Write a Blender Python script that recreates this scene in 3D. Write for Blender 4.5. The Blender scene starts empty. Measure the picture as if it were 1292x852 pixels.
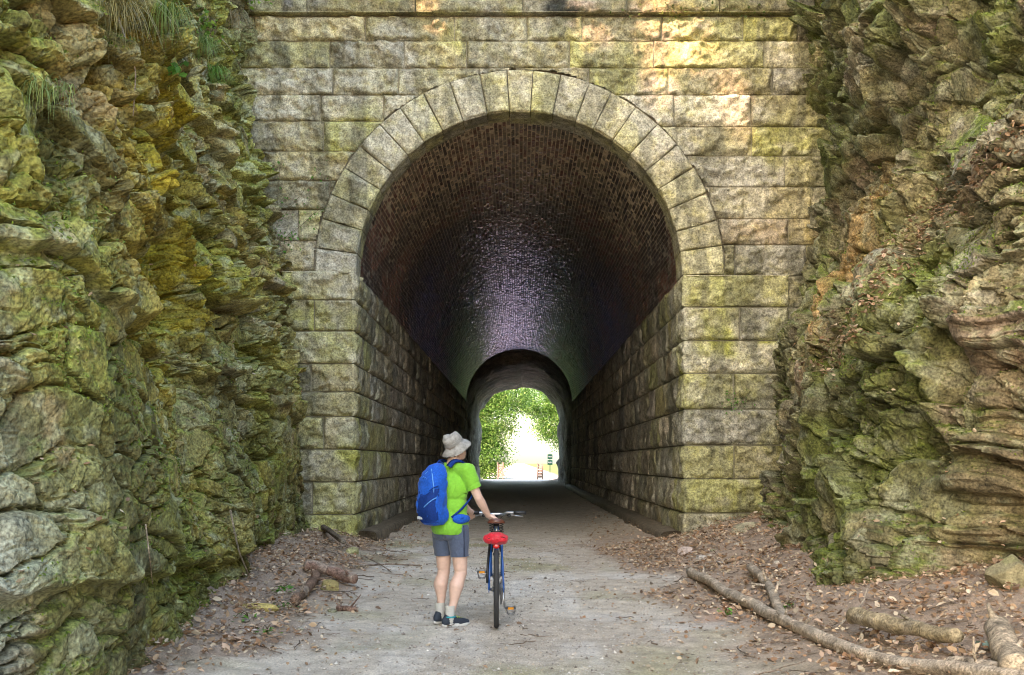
EXPO = 2.95
import bpy, bmesh, math, random
import numpy as np
from mathutils import Vector, Matrix

random.seed(7)
rng = np.random.default_rng(11)
scene = bpy.context.scene
COL = scene.collection
R = math.radians

# ------------------------------------------------------------------ object helpers
def tag(o, label=None, cat=None, group=None, kind=None):
    if label: o['label'] = label
    if cat: o['category'] = cat
    if group: o['group'] = group
    if kind: o['kind'] = kind
    return o

def empty(name, loc=(0, 0, 0), rz=0.0, label=None, cat=None, group=None):
    o = bpy.data.objects.new(name, None)
    COL.objects.link(o)
    o.location = loc
    o.rotation_euler = (0, 0, rz)
    o.empty_display_size = .1
    return tag(o, label, cat, group)

def link(name, me, mat=None, parent=None):
    o = bpy.data.objects.new(name, me)
    COL.objects.link(o)
    if mat is not None and not me.materials: me.materials.append(mat)
    if parent is not None: o.parent = parent
    return o

def np_mesh(name, V, F, colors=None, smooth=True):
    """V (n,3); F (m,k) int array or list of such arrays (quads and tris)."""
    me = bpy.data.meshes.new(name)
    V = np.asarray(V, np.float32)
    Fs = F if isinstance(F, list) else [F]
    Fs = [f for f in Fs if len(f)]
    loops = np.concatenate([f.reshape(-1) for f in Fs]).astype(np.int32)
    sizes = np.concatenate([np.full(len(f), f.shape[1], np.int32) for f in Fs])
    starts = np.concatenate([[0], np.cumsum(sizes)[:-1]]).astype(np.int32)
    me.vertices.add(len(V)); me.vertices.foreach_set('co', V.reshape(-1))
    me.loops.add(len(loops)); me.loops.foreach_set('vertex_index', loops)
    me.polygons.add(len(sizes)); me.polygons.foreach_set('loop_start', starts)
    me.polygons.foreach_set('use_smooth', np.full(len(sizes), bool(smooth)))
    me.update(calc_edges=True)
    if colors is not None:
        a = me.color_attributes.new('Col', 'FLOAT_COLOR', 'POINT')
        c = np.ones((len(V), 4), np.float32); c[:, :colors.shape[1]] = colors
        a.data.foreach_set('color', c.reshape(-1))
    me.validate()
    return me

def grid_faces(n, m, flip=False, off=0):
    i = np.arange(n * m).reshape(n, m)
    a, b, c, d = i[:-1, :-1], i[1:, :-1], i[1:, 1:], i[:-1, 1:]
    q = np.stack([a, d, c, b] if flip else [a, b, c, d], -1).reshape(-1, 4)
    return q + off

# ------------------------------------------------------------------ noise
def _h(ix, iy, iz, seed):
    with np.errstate(over='ignore'):
        h = (ix.astype(np.uint32) * np.uint32(374761393) + iy.astype(np.uint32) * np.uint32(668265263)
             + iz.astype(np.uint32) * np.uint32(2147483647 - 58) + np.uint32(seed * 974711 + 12345))
        h = (h ^ (h >> np.uint32(13))) * np.uint32(1274126177)
        h = (h ^ (h >> np.uint32(16))) * np.uint32(2246822519)
        h = h ^ (h >> np.uint32(15))
    return (h & np.uint32(0xffffff)).astype(np.float32) / 16777216.0

def vnoise(x, y, z, seed=0):
    ix, iy, iz = np.floor(x).astype(np.int64), np.floor(y).astype(np.int64), np.floor(z).astype(np.int64)
    fx, fy, fz = x - ix, y - iy, z - iz
    fx, fy, fz = [t * t * t * (t * (t * 6 - 15) + 10) for t in (fx, fy, fz)]
    ix, iy, iz = [(a & 0xffffffff) for a in (ix, iy, iz)]
    r = 0
    for dx in (0, 1):
        wx = fx if dx else 1 - fx
        for dy in (0, 1):
            wy = fy if dy else 1 - fy
            for dz in (0, 1):
                wz = fz if dz else 1 - fz
                r = r + wx * wy * wz * _h((ix + dx) & 0xffffffff, (iy + dy) & 0xffffffff, (iz + dz) & 0xffffffff, seed)
    return r * 2 - 1

def fbm(x, y, z, oct=4, seed=0, gain=.5, lac=2.03):
    x, y, z = np.broadcast_arrays(np.asarray(x, float), np.asarray(y, float), np.asarray(z, float))
    a, s = 1.0, 0
    for o in range(oct):
        s = s + a * vnoise(x, y, z, seed + o * 17)
        x, y, z = (x * .8 + z * .6) * lac + 3.1, y * lac + 7.7, (z * .8 - x * .6) * lac + 1.3
        a *= gain
    return s

def voro(u, v, seed=0, jit=.9):
    """2-D cells: F1, F2, three random numbers of the cell, offset to its centre."""
    u, v = np.broadcast_arrays(np.asarray(u, float), np.asarray(v, float))
    iu, iv = np.floor(u).astype(np.int64), np.floor(v).astype(np.int64)
    f1 = np.full(u.shape, 9.); f2 = np.full(u.shape, 9.)
    cu = np.zeros(u.shape); cv = np.zeros(u.shape); au = np.zeros(u.shape, np.int64); av = np.zeros(u.shape, np.int64)
    for a in (-1, 0, 1):
        for b in (-1, 0, 1):
            ju, jv = iu + a, iv + b
            mu, mv = ju & 0xffffffff, jv & 0xffffffff
            pu = ju + .5 + jit * (_h(mu, mv, mu * 0 + 1, seed) - .5)
            pv = jv + .5 + jit * (_h(mu, mv, mu * 0 + 2, seed) - .5)
            d = np.maximum(np.abs(pu - u), np.abs(pv - v)) * .78 + .22 * np.hypot(pu - u, pv - v)
            near = d < f1
            f2 = np.where(near, f1, np.minimum(f2, d))
            cu, cv = np.where(near, pu, cu), np.where(near, pv, cv)
            au, av = np.where(near, mu, au), np.where(near, mv, av)
            f1 = np.where(near, d, f1)
    z = au * 0
    h = [_h(au, av, z + k, seed + 5) for k in (3, 4, 5)]
    return f1, f2, h[0], h[1], h[2], u - cu, v - cv

def sstep(a, b, x):
    t = np.clip((x - a) / (b - a), 0, 1)
    return t * t * (3 - 2 * t)

def mixc(c, col, w):
    return c * (1 - w[..., None]) + np.asarray(col, float) * w[..., None]

def grid_normals(P):
    du = np.gradient(P, axis=0); dv = np.gradient(P, axis=1)
    n = np.cross(du, dv)
    return n / np.maximum(np.linalg.norm(n, axis=-1, keepdims=True), 1e-9)

# ------------------------------------------------------------------ materials
def new_mat(name):
    m = bpy.data.materials.new(name); m.use_nodes = True
    nt = m.node_tree
    return m, nt, nt.nodes['Principled BSDF'], nt.nodes, nt.links

def plain(name, col, rough=.6, metal=0.0, bump=0.0, scale=40., vary=.12, spec=.5, coat=0.0, sheen=0.0):
    m, nt, b, N, L = new_mat(name)
    b.inputs['Roughness'].default_value = rough; b.inputs['Metallic'].default_value = metal
    b.inputs['Specular IOR Level'].default_value = spec
    b.inputs['Coat Weight'].default_value = coat
    b.inputs['Sheen Weight'].default_value = sheen
    tc = N.new('ShaderNodeTexCoord')
    no = N.new('ShaderNodeTexNoise'); no.inputs['Scale'].default_value = scale; no.inputs['Detail'].default_value = 5
    L.new(tc.outputs['Object'], no.inputs['Vector'])
    mp = N.new('ShaderNodeMapRange'); mp.inputs['From Min'].default_value = .3; mp.inputs['From Max'].default_value = .7
    mp.inputs['To Min'].default_value = 1 - vary; mp.inputs['To Max'].default_value = 1 + vary
    L.new(no.outputs['Fac'], mp.inputs['Value'])
    mx = N.new('ShaderNodeMix'); mx.data_type = 'RGBA'; mx.blend_type = 'MULTIPLY'; mx.inputs['Factor'].default_value = 1
    mx.inputs['A'].default_value = (*col, 1)
    L.new(mp.outputs['Result'], mx.inputs['B']); L.new(mx.outputs['Result'], b.inputs['Base Color'])
    if bump:
        bp = N.new('ShaderNodeBump'); bp.inputs['Strength'].default_value = bump; bp.inputs['Distance'].default_value = .004
        L.new(no.outputs['Fac'], bp.inputs['Height']); L.new(bp.outputs['Normal'], b.inputs['Normal'])
    return m

def rock_mat(name, s1=9., s2=45., c1=.45, c2=.5, bump=.6, dist=.02, rough=.9, spec=.3, pits=0.0, hue=None, frac=0.0):
    """colour from the mesh's own 'Col' (stone by stone), broken up by two noises; bump from noise and pits."""
    m, nt, b, N, L = new_mat(name)
    b.inputs['Roughness'].default_value = rough; b.inputs['Specular IOR Level'].default_value = spec
    at = N.new('ShaderNodeAttribute'); at.attribute_name = 'Col'
    tc = N.new('ShaderNodeTexCoord')
    def noise(s, d=6, r=.6):
        n = N.new('ShaderNodeTexNoise'); n.inputs['Scale'].default_value = s; n.inputs['Detail'].default_value = d
        n.inputs['Roughness'].default_value = r; L.new(tc.outputs['Object'], n.inputs['Vector']); return n
    n1, n2 = noise(s1), noise(s2, 4, .65)
    def rng_(src, lo, hi):
        mp = N.new('ShaderNodeMapRange'); mp.inputs['From Min'].default_value = .32; mp.inputs['From Max'].default_value = .68
        mp.inputs['To Min'].default_value = lo; mp.inputs['To Max'].default_value = hi
        L.new(src, mp.inputs['Value']); return mp.outputs['Result']
    def mul(a, bb):
        mx = N.new('ShaderNodeMix'); mx.data_type = 'RGBA'; mx.blend_type = 'MULTIPLY'; mx.inputs['Factor'].default_value = 1
        L.new(a, mx.inputs['A']); L.new(bb, mx.inputs['B']); return mx.outputs['Result']
    c = mul(mul(at.outputs['Color'], rng_(n1.outputs['Fac'], 1 - c1, 1 + c1)), rng_(n2.outputs['Fac'], 1 - c2, 1 + c2))
    if hue:
        n4 = noise(s1 * .6, 3)
        mx = N.new('ShaderNodeMix'); mx.data_type = 'RGBA'; mx.blend_type = 'MULTIPLY'; mx.inputs['B'].default_value = (*hue, 1)
        mp = N.new('ShaderNodeMapRange'); mp.inputs['From Min'].default_value = .48; mp.inputs['From Max'].default_value = .7
        L.new(n4.outputs['Fac'], mp.inputs['Value']); L.new(mp.outputs['Result'], mx.inputs['Factor']); L.new(c, mx.inputs['A'])
        c = mx.outputs['Result']
    L.new(c, b.inputs['Base Color'])
    ad = N.new('ShaderNodeMath'); ad.operation = 'MULTIPLY_ADD'; ad.inputs[1].default_value = .45
    L.new(n2.outputs['Fac'], ad.inputs[0]); L.new(n1.outputs['Fac'], ad.inputs[2])
    h = ad.outputs[0]
    if pits:
        vo = N.new('ShaderNodeTexVoronoi'); vo.inputs['Scale'].default_value = 14; L.new(tc.outputs['Object'], vo.inputs['Vector'])
        mp = N.new('ShaderNodeMapRange'); mp.inputs['From Min'].default_value = .08; mp.inputs['From Max'].default_value = .2
        mp.inputs['To Min'].default_value = -pits; mp.inputs['To Max'].default_value = 0
        L.new(vo.outputs['Distance'], mp.inputs['Value'])
        a2 = N.new('ShaderNodeMath'); a2.operation = 'ADD'; L.new(h, a2.inputs[0]); L.new(mp.outputs['Result'], a2.inputs[1]); h = a2.outputs[0]
    if frac:
        nw = noise(3.0, 4); mv = N.new('ShaderNodeMix'); mv.data_type = 'RGBA'; mv.blend_type = 'ADD'; mv.inputs['Factor'].default_value = .15
        L.new(tc.outputs['Object'], mv.inputs['A']); L.new(nw.outputs['Color'], mv.inputs['B'])
        for sc in (4.,):
            vo = N.new('ShaderNodeTexVoronoi'); vo.feature = 'DISTANCE_TO_EDGE'; vo.inputs['Scale'].default_value = sc
            mpv = N.new('ShaderNodeMapping'); mpv.inputs['Scale'].default_value = (.8, .8, 1.5); L.new(mv.outputs['Result'], mpv.inputs['Vector']); L.new(mpv.outputs['Vector'], vo.inputs['Vector'])
            mp = N.new('ShaderNodeMapRange'); mp.inputs['From Min'].default_value = 0; mp.inputs['From Max'].default_value = .06
            mp.inputs['To Min'].default_value = -frac; mp.inputs['To Max'].default_value = 0; L.new(vo.outputs['Distance'], mp.inputs['Value'])
            a2 = N.new('ShaderNodeMath'); a2.operation = 'ADD'; L.new(h, a2.inputs[0]); L.new(mp.outputs['Result'], a2.inputs[1]); h = a2.outputs[0]
    bp = N.new('ShaderNodeBump'); bp.inputs['Strength'].default_value = bump; bp.inputs['Distance'].default_value = dist
    L.new(h, bp.inputs['Height']); L.new(bp.outputs['Normal'], b.inputs['Normal'])
    return m

def leaf_mat(name, trans=.35, rough=.55, tint=(1, 1, 1)):
    m, nt, b, N, L = new_mat(name)
    at = N.new('ShaderNodeAttribute'); at.attribute_name = 'Col'
    b.inputs['Roughness'].default_value = rough; b.inputs['Specular IOR Level'].default_value = .3
    L.new(at.outputs['Color'], b.inputs['Base Color'])
    if trans:
        t = N.new('ShaderNodeBsdfTranslucent'); L.new(at.outputs['Color'], t.inputs['Color'])
        mx = N.new('ShaderNodeMixShader'); mx.inputs['Fac'].default_value = trans
        L.new(b.outputs[0], mx.inputs[1]); L.new(t.outputs[0], mx.inputs[2])
        L.new(mx.outputs[0], N['Material Output'].inputs['Surface'])
    return m

M_CLIFF = rock_mat('cliff_rock', 6., 38., .45, .65, .85, .022, .88, .3, pits=.15, frac=.16)
M_ASH = rock_mat('ashlar_stone', 9., 34., .36, .55, .9, .026, .9, .25, pits=.3, hue=(.95, .93, .72))
M_MORTAR = rock_mat('mortar_bed', 10., 60., .3, .3, .5, .01)
M_DARKSTONE = rock_mat('sooty_stone', 8., 40., .5, .5, .8, .02, .6, .4)
M_BRICK = rock_mat('sooty_wet_brick', 6., 50., .5, .4, .45, .006, .36, .55)
_b = M_BRICK.node_tree; _p = _b.nodes['Principled BSDF']; _p.inputs['Specular IOR Level'].default_value = 0.1
_g = _b.nodes.new('ShaderNodeBsdfGlossy'); _g.inputs['Color'].default_value = (.56, .60, 1, 1); _g.inputs['Roughness'].default_value = .25      # wet, lime-glazed soot
_f = _b.nodes.new('ShaderNodeFresnel'); _f.inputs['IOR'].default_value = 1.6
_tc = _b.nodes.new('ShaderNodeTexCoord'); _sx = _b.nodes.new('ShaderNodeSeparateXYZ'); _b.links.new(_tc.outputs['Object'], _sx.inputs[0])
_no = _b.nodes.new('ShaderNodeTexNoise'); _no.inputs['Scale'].default_value = .35; _b.links.new(_tc.outputs['Object'], _no.inputs['Vector'])
_ad = _b.nodes.new('ShaderNodeMath'); _ad.operation = 'MULTIPLY_ADD'; _ad.inputs[1].default_value = 14; _b.links.new(_no.outputs['Fac'], _ad.inputs[0]); _b.links.new(_sx.outputs['Y'], _ad.inputs[2])
_mp = _b.nodes.new('ShaderNodeMapRange'); _mp.inputs['From Min'].default_value = 14; _mp.inputs['From Max'].default_value = 24; _mp.inputs['To Max'].default_value = .42; _b.links.new(_ad.outputs[0], _mp.inputs['Value'])     # dry by the mouth, wet further in
_mm = _b.nodes.new('ShaderNodeMath'); _mm.operation = 'MULTIPLY'; _b.links.new(_f.outputs[0], _mm.inputs[0]); _b.links.new(_mp.outputs['Result'], _mm.inputs[1])
_x = _b.nodes.new('ShaderNodeMixShader'); _b.links.new(_mm.outputs[0], _x.inputs['Fac']); _b.links.new(_p.outputs[0], _x.inputs[1]); _b.links.new(_g.outputs[0], _x.inputs[2])
_b.links.new(_p.inputs['Normal'].links[0].from_socket, _g.inputs['Normal'])
_b.links.new(_x.outputs[0], _b.nodes['Material Output'].inputs['Surface'])
M_BORE = rock_mat('bored_rock', 3., 14., .5, .5, 1., .06, .7, .4)
M_GROUND = rock_mat('ground_soil', 6., 90., .22, .5, .7, .012, .95, .2)
M_STONE = rock_mat('loose_stone', 12., 60., .35, .4, .8, .012, .9, .25)
M_LITTER = leaf_mat('dead_leaf', .12, .8)
M_LEAF = leaf_mat('green_leaf', .4, .5)
M_BARK = rock_mat('weathered_bark', 14., 60., .4, .55, 1., .03, .9, .2)

# ------------------------------------------------------------------ camera: eye 1.5 m up, looking level down the trail
CAMZ, FPX, VX, VY = 1.5, 1292.0, 655.0, 583.0
cam = bpy.data.cameras.new('camera'); camo = bpy.data.objects.new('camera', cam); COL.objects.link(camo)
camo.location = (0, 0, CAMZ); camo.rotation_euler = (R(90), 0, 0)
cam.sensor_fit = 'HORIZONTAL'; cam.sensor_width = 36; cam.lens = 36
cam.shift_y = (VY - 426) / 1292; cam.shift_x = -(VX - 646) / 1292
cam.clip_start = .1; cam.clip_end = 3000
scene.camera = camo

# ------------------------------------------------------------------ ground
def gz(X, Y):
    X = np.asarray(X, float); Y = np.asarray(Y, float)
    inside = sstep(17.2, 18.6, Y) * (1 - sstep(76, 78, Y))
    r = .62 * sstep(1.7, 4.5, X) + .05 * sstep(1.2, 2.2, X)
    l = .30 * sstep(-2.0, -3.6, X) + .04 * sstep(-1.6, -2.4, X)
    out = r + l
    ins = .10 * sstep(1.3, 2.5, X) + .10 * sstep(-1.3, -2.5, X)
    z = out * (1 - inside) + ins * inside
    far = sstep(76, 84, Y)
    z = z * (1 - far)
    near = 1 - sstep(20, 60, Y)
    z = z + near * (.018 * fbm(X * 2.1, Y * 2.1, X * 0, 3, 3) + .05 * sstep(1.6, 3., np.abs(X)) * fbm(X * 1.3, Y * 1.3, X * 0 + 4, 3, 8))
    return z

def ground_point(px, py, lift=0.0):
    Y = 10.
    for _ in range(40):
        X = (px - VX) / FPX * Y
        z = float(gz(X, Y)) + lift
        Y = .5 * Y + .5 * min(max(FPX * (CAMZ - z) / (py - VY), 3), 120)
    return X, Y, float(gz(X, Y)) + lift

def axis(segs):
    out = []
    for a, b, s in segs:
        out.append(np.arange(a, b, s))
    return np.concatenate(out)

def build_ground():
    xs = axis([(-600, -60, 60), (-60, -10, 5), (-10, -5.4, .4), (-5.4, 5.4, .03), (5.4, 10, .4), (10, 60, 5), (60, 601, 60)])
    ys = axis([(-300, -40, 40), (-40, 0, 2), (0, 4.5, .25), (4.5, 12, .03), (12, 20, .05), (20, 40, .15), (40, 84, .5), (84, 140, 3), (140, 900, 40)])
    X, Y = np.meshgrid(xs, ys, indexing='ij')
    Z = gz(X, Y)
    # path gravel, leaf mould at the banks, trodden earth in the tunnel
    e = fbm(X * 1.1, Y * .7, X * 0, 4, 21)
    right = 1.75 - .05 * (Y - 8)
    litter = sstep(-.35, .45, X - right + .5 * e) + sstep(-.35, .5, -1.75 - X + .55 * e - .05 * (Y - 8))
    litter = np.clip(litter, 0, 1) * (1 - sstep(78, 84, Y))
    grv = np.zeros(X.shape + (3,)) + (.52, .46, .375)
    grv = mixc(grv, (.41, .35, .28), np.clip(.5 + .9 * fbm(X * .8, Y * .45, X * 0 + 2, 4, 31), 0, 1) * .7)
    grv = mixc(grv, (.60, .565, .51), np.clip(fbm(X * 2.2, Y * 1.2, X * 0 + 9, 3, 37) - .1, 0, 1) * .8)
    grv = mixc(grv, (.27, .26, .12), np.clip(fbm(X * .9, Y * .7, X * 0 + 5, 3, 41) - .35, 0, 1) * .8)
    earth = np.zeros(X.shape + (3,)) + (.48, .42, .33)
    c = mixc(grv, (.30, .225, .165), litter * .88)
    tun = sstep(17.5, 24, Y) * (1 - sstep(70, 77, Y))
    c = c * (1 - tun[..., None]) + earth * tun[..., None]
    c = mixc(c, (.62, .6, .56), sstep(77, 82, Y) * (1 - sstep(3.5, 5, np.abs(X))))
    grass = sstep(77, 82, Y) * sstep(3.0, 5, np.abs(X))
    c = mixc(c, (.07, .11, .03), grass)
    P = np.stack([X, Y, Z], -1).reshape(-1, 3)
    me = np_mesh('ground', P, grid_faces(len(xs), len(ys)), c.reshape(-1, 3))
    o = link('ground', me, M_GROUND)
    tag(o, 'pale gravel trail with brown leafy banks running into the tunnel', 'ground', kind='structure')
build_ground()

# ------------------------------------------------------------------ rock cliffs of the cutting
def interp_table(tab, Ys, Zs, Y, Z):
    """smooth bilinear lookup tab[iY][iZ]"""
    tab = np.array(tab, float)
    def idx(ax, v):
        i = np.clip(np.searchsorted(ax, v) - 1, 0, len(ax) - 2)
        t = np.clip((v - ax[i]) / (ax[i + 1] - ax[i]), 0, 1)
        return i, t * t * (3 - 2 * t) * .6 + t * .4
    Ys, Zs = np.array(Ys, float), np.array(Zs, float)
    i, t = idx(Ys, Y); j, s = idx(Zs, Z)
    return (tab[i, j] * (1 - t) * (1 - s) + tab[i + 1, j] * t * (1 - s) + tab[i, j + 1] * (1 - t) * s + tab[i + 1, j + 1] * t * s)

def crack_blocks(Y, Z, scales, seed, w, calm=.5):
    D = np.zeros(Y.shape); K = np.zeros(Y.shape); ids = []; fk = 1.0
    for k, (cy, cz, amp, tilt, crack, cw, shear) in enumerate(scales):
        wk = (.34, .24, .18, .16)[k]
        u = (Y + w[0] * cy * wk) / cy
        v = (Z + shear * Y + w[1] * cz * wk) / cz
        f1, f2, a, b, c, du, dv = voro(u, v, seed + 13 * k)
        D += fk * (amp * (a - .5) * 2 + cy * du * (tilt[0] + tilt[1] * (b - .5) * 2) + cz * dv * (tilt[2] + tilt[3] * (c - .5) * 2))
        if k == 1:
            r3 = (a * 7.31 + b * 3.7) % 1
            fk = .22 + .9 * sstep(calm - .06, calm + .06, r3)
        K += (1 if k < 2 else fk) * crack * np.exp(-((f2 - f1) / cw) ** 1.5) * (.35 + 1.1 * np.clip(w[0] * .7 + w[1] * .7 + .4, 0, 1))
        ids.append((a, b, c))
    return D, K, ids

def build_cliff(side, base_fn, feats, scales, strata_fn, seed, ztop, label, color_fn, y0, y1, dirv, amp_fn, crack_fn):
    ys = [y0]
    while ys[-1] < y1:
        y = ys[-1]
        ys.append(y + (.0021 * y + .004 if y > 4.2 else .12))
    ys = np.array(ys); n = len(ys)
    m = 560
    vs = np.linspace(0, 1, m)
    Yg, Vg = np.meshgrid(ys, vs, indexing='ij')
    top = ztop(Yg)
    Z = -.5 + Vg * (top + .5)
    w = (fbm(Yg * .8, Z * .8, Yg * 0, 4, seed + 1, .42), fbm(Yg * .8, Z * .8, Yg * 0 + 30, 4, seed + 2, .42))
    D, K, ids = crack_blocks(Yg, Z, scales, seed, w, .42 if side > 0 else .45)
    D = D * amp_fn(Yg, Z) - K * crack_fn(Yg, Z)
    D += .22 * fbm(Yg * .45, Z * .45, Yg * 0 + 3, 3, seed + 5)
    for (fy, fz, sy, sz, amp) in feats:
        D += amp * np.exp(-(((Yg - fy) / sy) ** 2 + ((Z - fz) / sz) ** 2))
    D += strata_fn(Yg, Z, w)
    D += .018 * fbm(Yg * 4, Z * 5, Yg * 0, 3, seed + 7) + .009 * fbm(Yg * 14, Z * 18, Yg * 0, 3, seed + 9, .6)
    D *= .35 + .65 * sstep(y0, y0 + 2, Yg)
    X = base_fn(Yg, Z)
    jy = .05 * fbm(Yg * 3, Z * 3, Yg * 0 + 8, 3, seed + 15)
    jz = .05 * fbm(Yg * 3, Z * 3, Yg * 0 + 18, 3, seed + 16)
    P = np.stack([X + dirv[0] * D, Yg + dirv[1] * D + jy, Z + dirv[2] * D + jz], -1)
    # back over the top: the edge runs out into the hillside
    k = 14
    t = (np.arange(1, k + 1) / k)[None, :, None]
    out = np.array([-side * 16., 0, 3.0])
    tp = P[:, -1:, :] + out * t ** 1.6 + np.array([0, 0, 1.]) * .6 * np.sin(t * 9) * t
    P = np.concatenate([P, tp], 1)
    nrm = grid_normals(P)
    if side > 0: nrm = nrm if nrm[..., 0].mean() > 0 else -nrm
    else: nrm = nrm if nrm[..., 0].mean() < 0 else -nrm
    Yf = P[..., 1]; Zf = P[..., 2]; Xf = P[..., 0]
    pad = lambda A: np.concatenate([A, np.repeat(A[:, -1:], k, 1)], 1)
    C = color_fn(Xf, Yf, Zf, nrm, [tuple(pad(q) for q in i) for i in ids])
    soil = sstep(0, .3, np.concatenate([np.zeros((n, m)), np.broadcast_to(t[..., 0], (n, k))], 1))
    C = mixc(C, (.10, .085, .05), soil)
    me = np_mesh('cliff', P.reshape(-1, 3), grid_faces(n, m + k, flip=(side < 0)), C.reshape(-1, 3), smooth=False)
    o = link('cliff', me, M_CLIFF)
    tag(o, label, 'cliff', kind='structure')
    return P[:, :m], nrm[:, :m]

# left cliff -----------------------------------------------------------------------------
LY = [-4, 4, 6, 8, 10, 12.5, 15, 18.8]; LZ = [-.5, 0.6, 2, 3.5, 5.5, 7.5, 10.5]
LT = [[-3.2, -3.3, -3.6, -3.9, -4.3, -4.7, -5.2],
      [-2.8, -2.85, -3.05, -3.25, -3.7, -4.2, -4.8],
      [-2.55, -2.6, -2.85, -3.1, -3.45, -3.9, -4.6],
      [-2.55, -2.6, -2.88, -3.15, -3.5, -3.8, -4.5],
      [-2.85, -2.9, -3.15, -3.5, -3.8, -4.0, -4.5],
      [-3.15, -3.2, -3.4, -3.7, -4.0, -4.3, -4.6],
      [-3.4, -3.45, -3.55, -3.8, -4.2, -4.6, -4.7],
      [-3.75, -3.78, -3.85, -4.1, -4.6, -5.1, -5.0]]
def left_base(Y, Z): return interp_table(LT, LY, LZ, Y, Z)
def left_strata(Y, Z, w):
    z = Z + .12 * w[0] + .05 * Y
    s = np.zeros(Y.shape)
    for zz, a, wd in ((1.05, .10, .05), (3.05, .14, .05), (4.9, .2, .06), (5.7, .16, .05), (6.5, .15, .05), (7.4, .15, .05)):
        s += a * sstep(-.03, .02, z - zz) * np.exp(-np.maximum(z - zz, 0) / .55) - .12 * np.exp(-((z - zz + .05) / wd) ** 2) * (.5 + .5 * w[1])
    return s
def left_color(X, Y, Z, n, ids):
    (a0, b0, c0), (a1, b1, c1), (a2, b2, c2) = ids[:3]
    C = np.zeros(X.shape + (3,)) + (.42, .37, .17)
    C = mixc(C, (.30, .255, .11), sstep(.35, .9, a1))
    C = mixc(C, (.40, .37, .27), sstep(.72, .92, b1) * .9)
    C = mixc(C, (.43, .41, .36), sstep(.86, .97, c2) * .7)
    g = fbm(Y * .5, Z * .5, X * .5, 4, 301)
    C = mixc(C, (.27, .285, .06), sstep(-.25, .5, g) * .75)
    # dark algae low down
    C = mixc(C, (.15, .165, .065), sstep(2.8, .8, Z + .8 * fbm(Y * .8, Z * .8, X, 3, 303)) * .6)
    # sulphur-yellow seep in the deep recess
    oc = np.exp(-(((Y - 10.0) / 1.7) ** 2 + ((Z - 3.9) / 1.5) ** 2)) * (1.1 + .9 * fbm(Y * 1.5, Z * 1.2, X, 4, 305))
    C = mixc(C, (.40, .35, .04), np.clip(oc, 0, .75))
    C = mixc(C, (.33, .25, .06), sstep(.25, .7, fbm(Y * 1.1, Z * .9, X + 9, 4, 307)) * .5)
    # moss on what faces up, and in soft patches
    ms = sstep(.35, .9, fbm(Y * 2.1, Z * 1.4, X * 2, 5, 309) * .75 + n[..., 2] * .9)
    C = mixc(C, (.20, .25, .035), np.clip(ms, 0, 1) * .6)
    C = mixc(C, (.37, .31, .085), sstep(.1, .7, fbm(Y * .45 + 5, Z * .35, X * .4, 4, 317)) * .45)
    pk = sstep(.5, .75, fbm(Y * 1.7, Z * 1.7, X + 20, 4, 311))
    C = mixc(C, (.38, .27, .2), pk * .45)
    st = sstep(.12, .55, fbm(Y * 1.5, Z * 1.1, X * 1.5 + 3, 5, 319, .6))
    C = mixc(C, (.095, .09, .045), st * .62)
    C = mixc(C, (.46, .36, .025), np.clip(oc * 1.0 - .2, 0, .6))
    lich = sstep(.42, .65, fbm(Y * 6, Z * 6, X * 6, 4, 313))
    C = mixc(C, (.40, .42, .30), lich * .5)
    # grey, dry rock closest to the eye
    C = C * np.array((.84, .85, .74))
    C = mixc(C, (.36, .37, .33), sstep(5.9, 4.9, Y) * sstep(.0, .5, fbm(Y * 1.2, Z, X, 3, 315) + .2) * .7)
    return C
L_SC = [(1.6, .95, .13, (.14, .18, .04, .20), .16, .03, .15), (.70, .38, .085, (.20, .28, .08, .36), .12, .045, -.06),
        (.32, .165, .050, (.18, .32, .10, .45), .065, .07, .08), (.15, .075, .022, (.10, .32, 0, .40), .022, .10, 0.)]
L_FE = [(10.3, 3.6, .75, 1.35, -.95), (9.9, 5.3, 1.2, .42, .50), (7.6, 5.6, .9, .35, .35), (8.6, 5.1, .8, .22, -.35), (11.5, 5.0, .8, .35, .25), (8.7, 4.6, .25, .8, -.22),
        (14.0, 2.2, 1.0, .5, .12), (9.3, 1.2, 1.1, .25, -.12)]
LP, LN = build_cliff(1, left_base, L_FE, L_SC, left_strata, 101, lambda Y: 6.3 + np.clip(Y + 4, 0, 23) / 22 * 4.3,
    'tall mossy yellow-green rock face of broken blocks left of the tunnel', left_color, -4, 18.9, (.86, -.5, .08), lambda Y, Z: (.42 + .85 * sstep(1.6, 3.8, Z)) * (.62 + .38 * sstep(6.5, 9, Y)), lambda Y, Z: 1 + 0 * Y)

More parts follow.
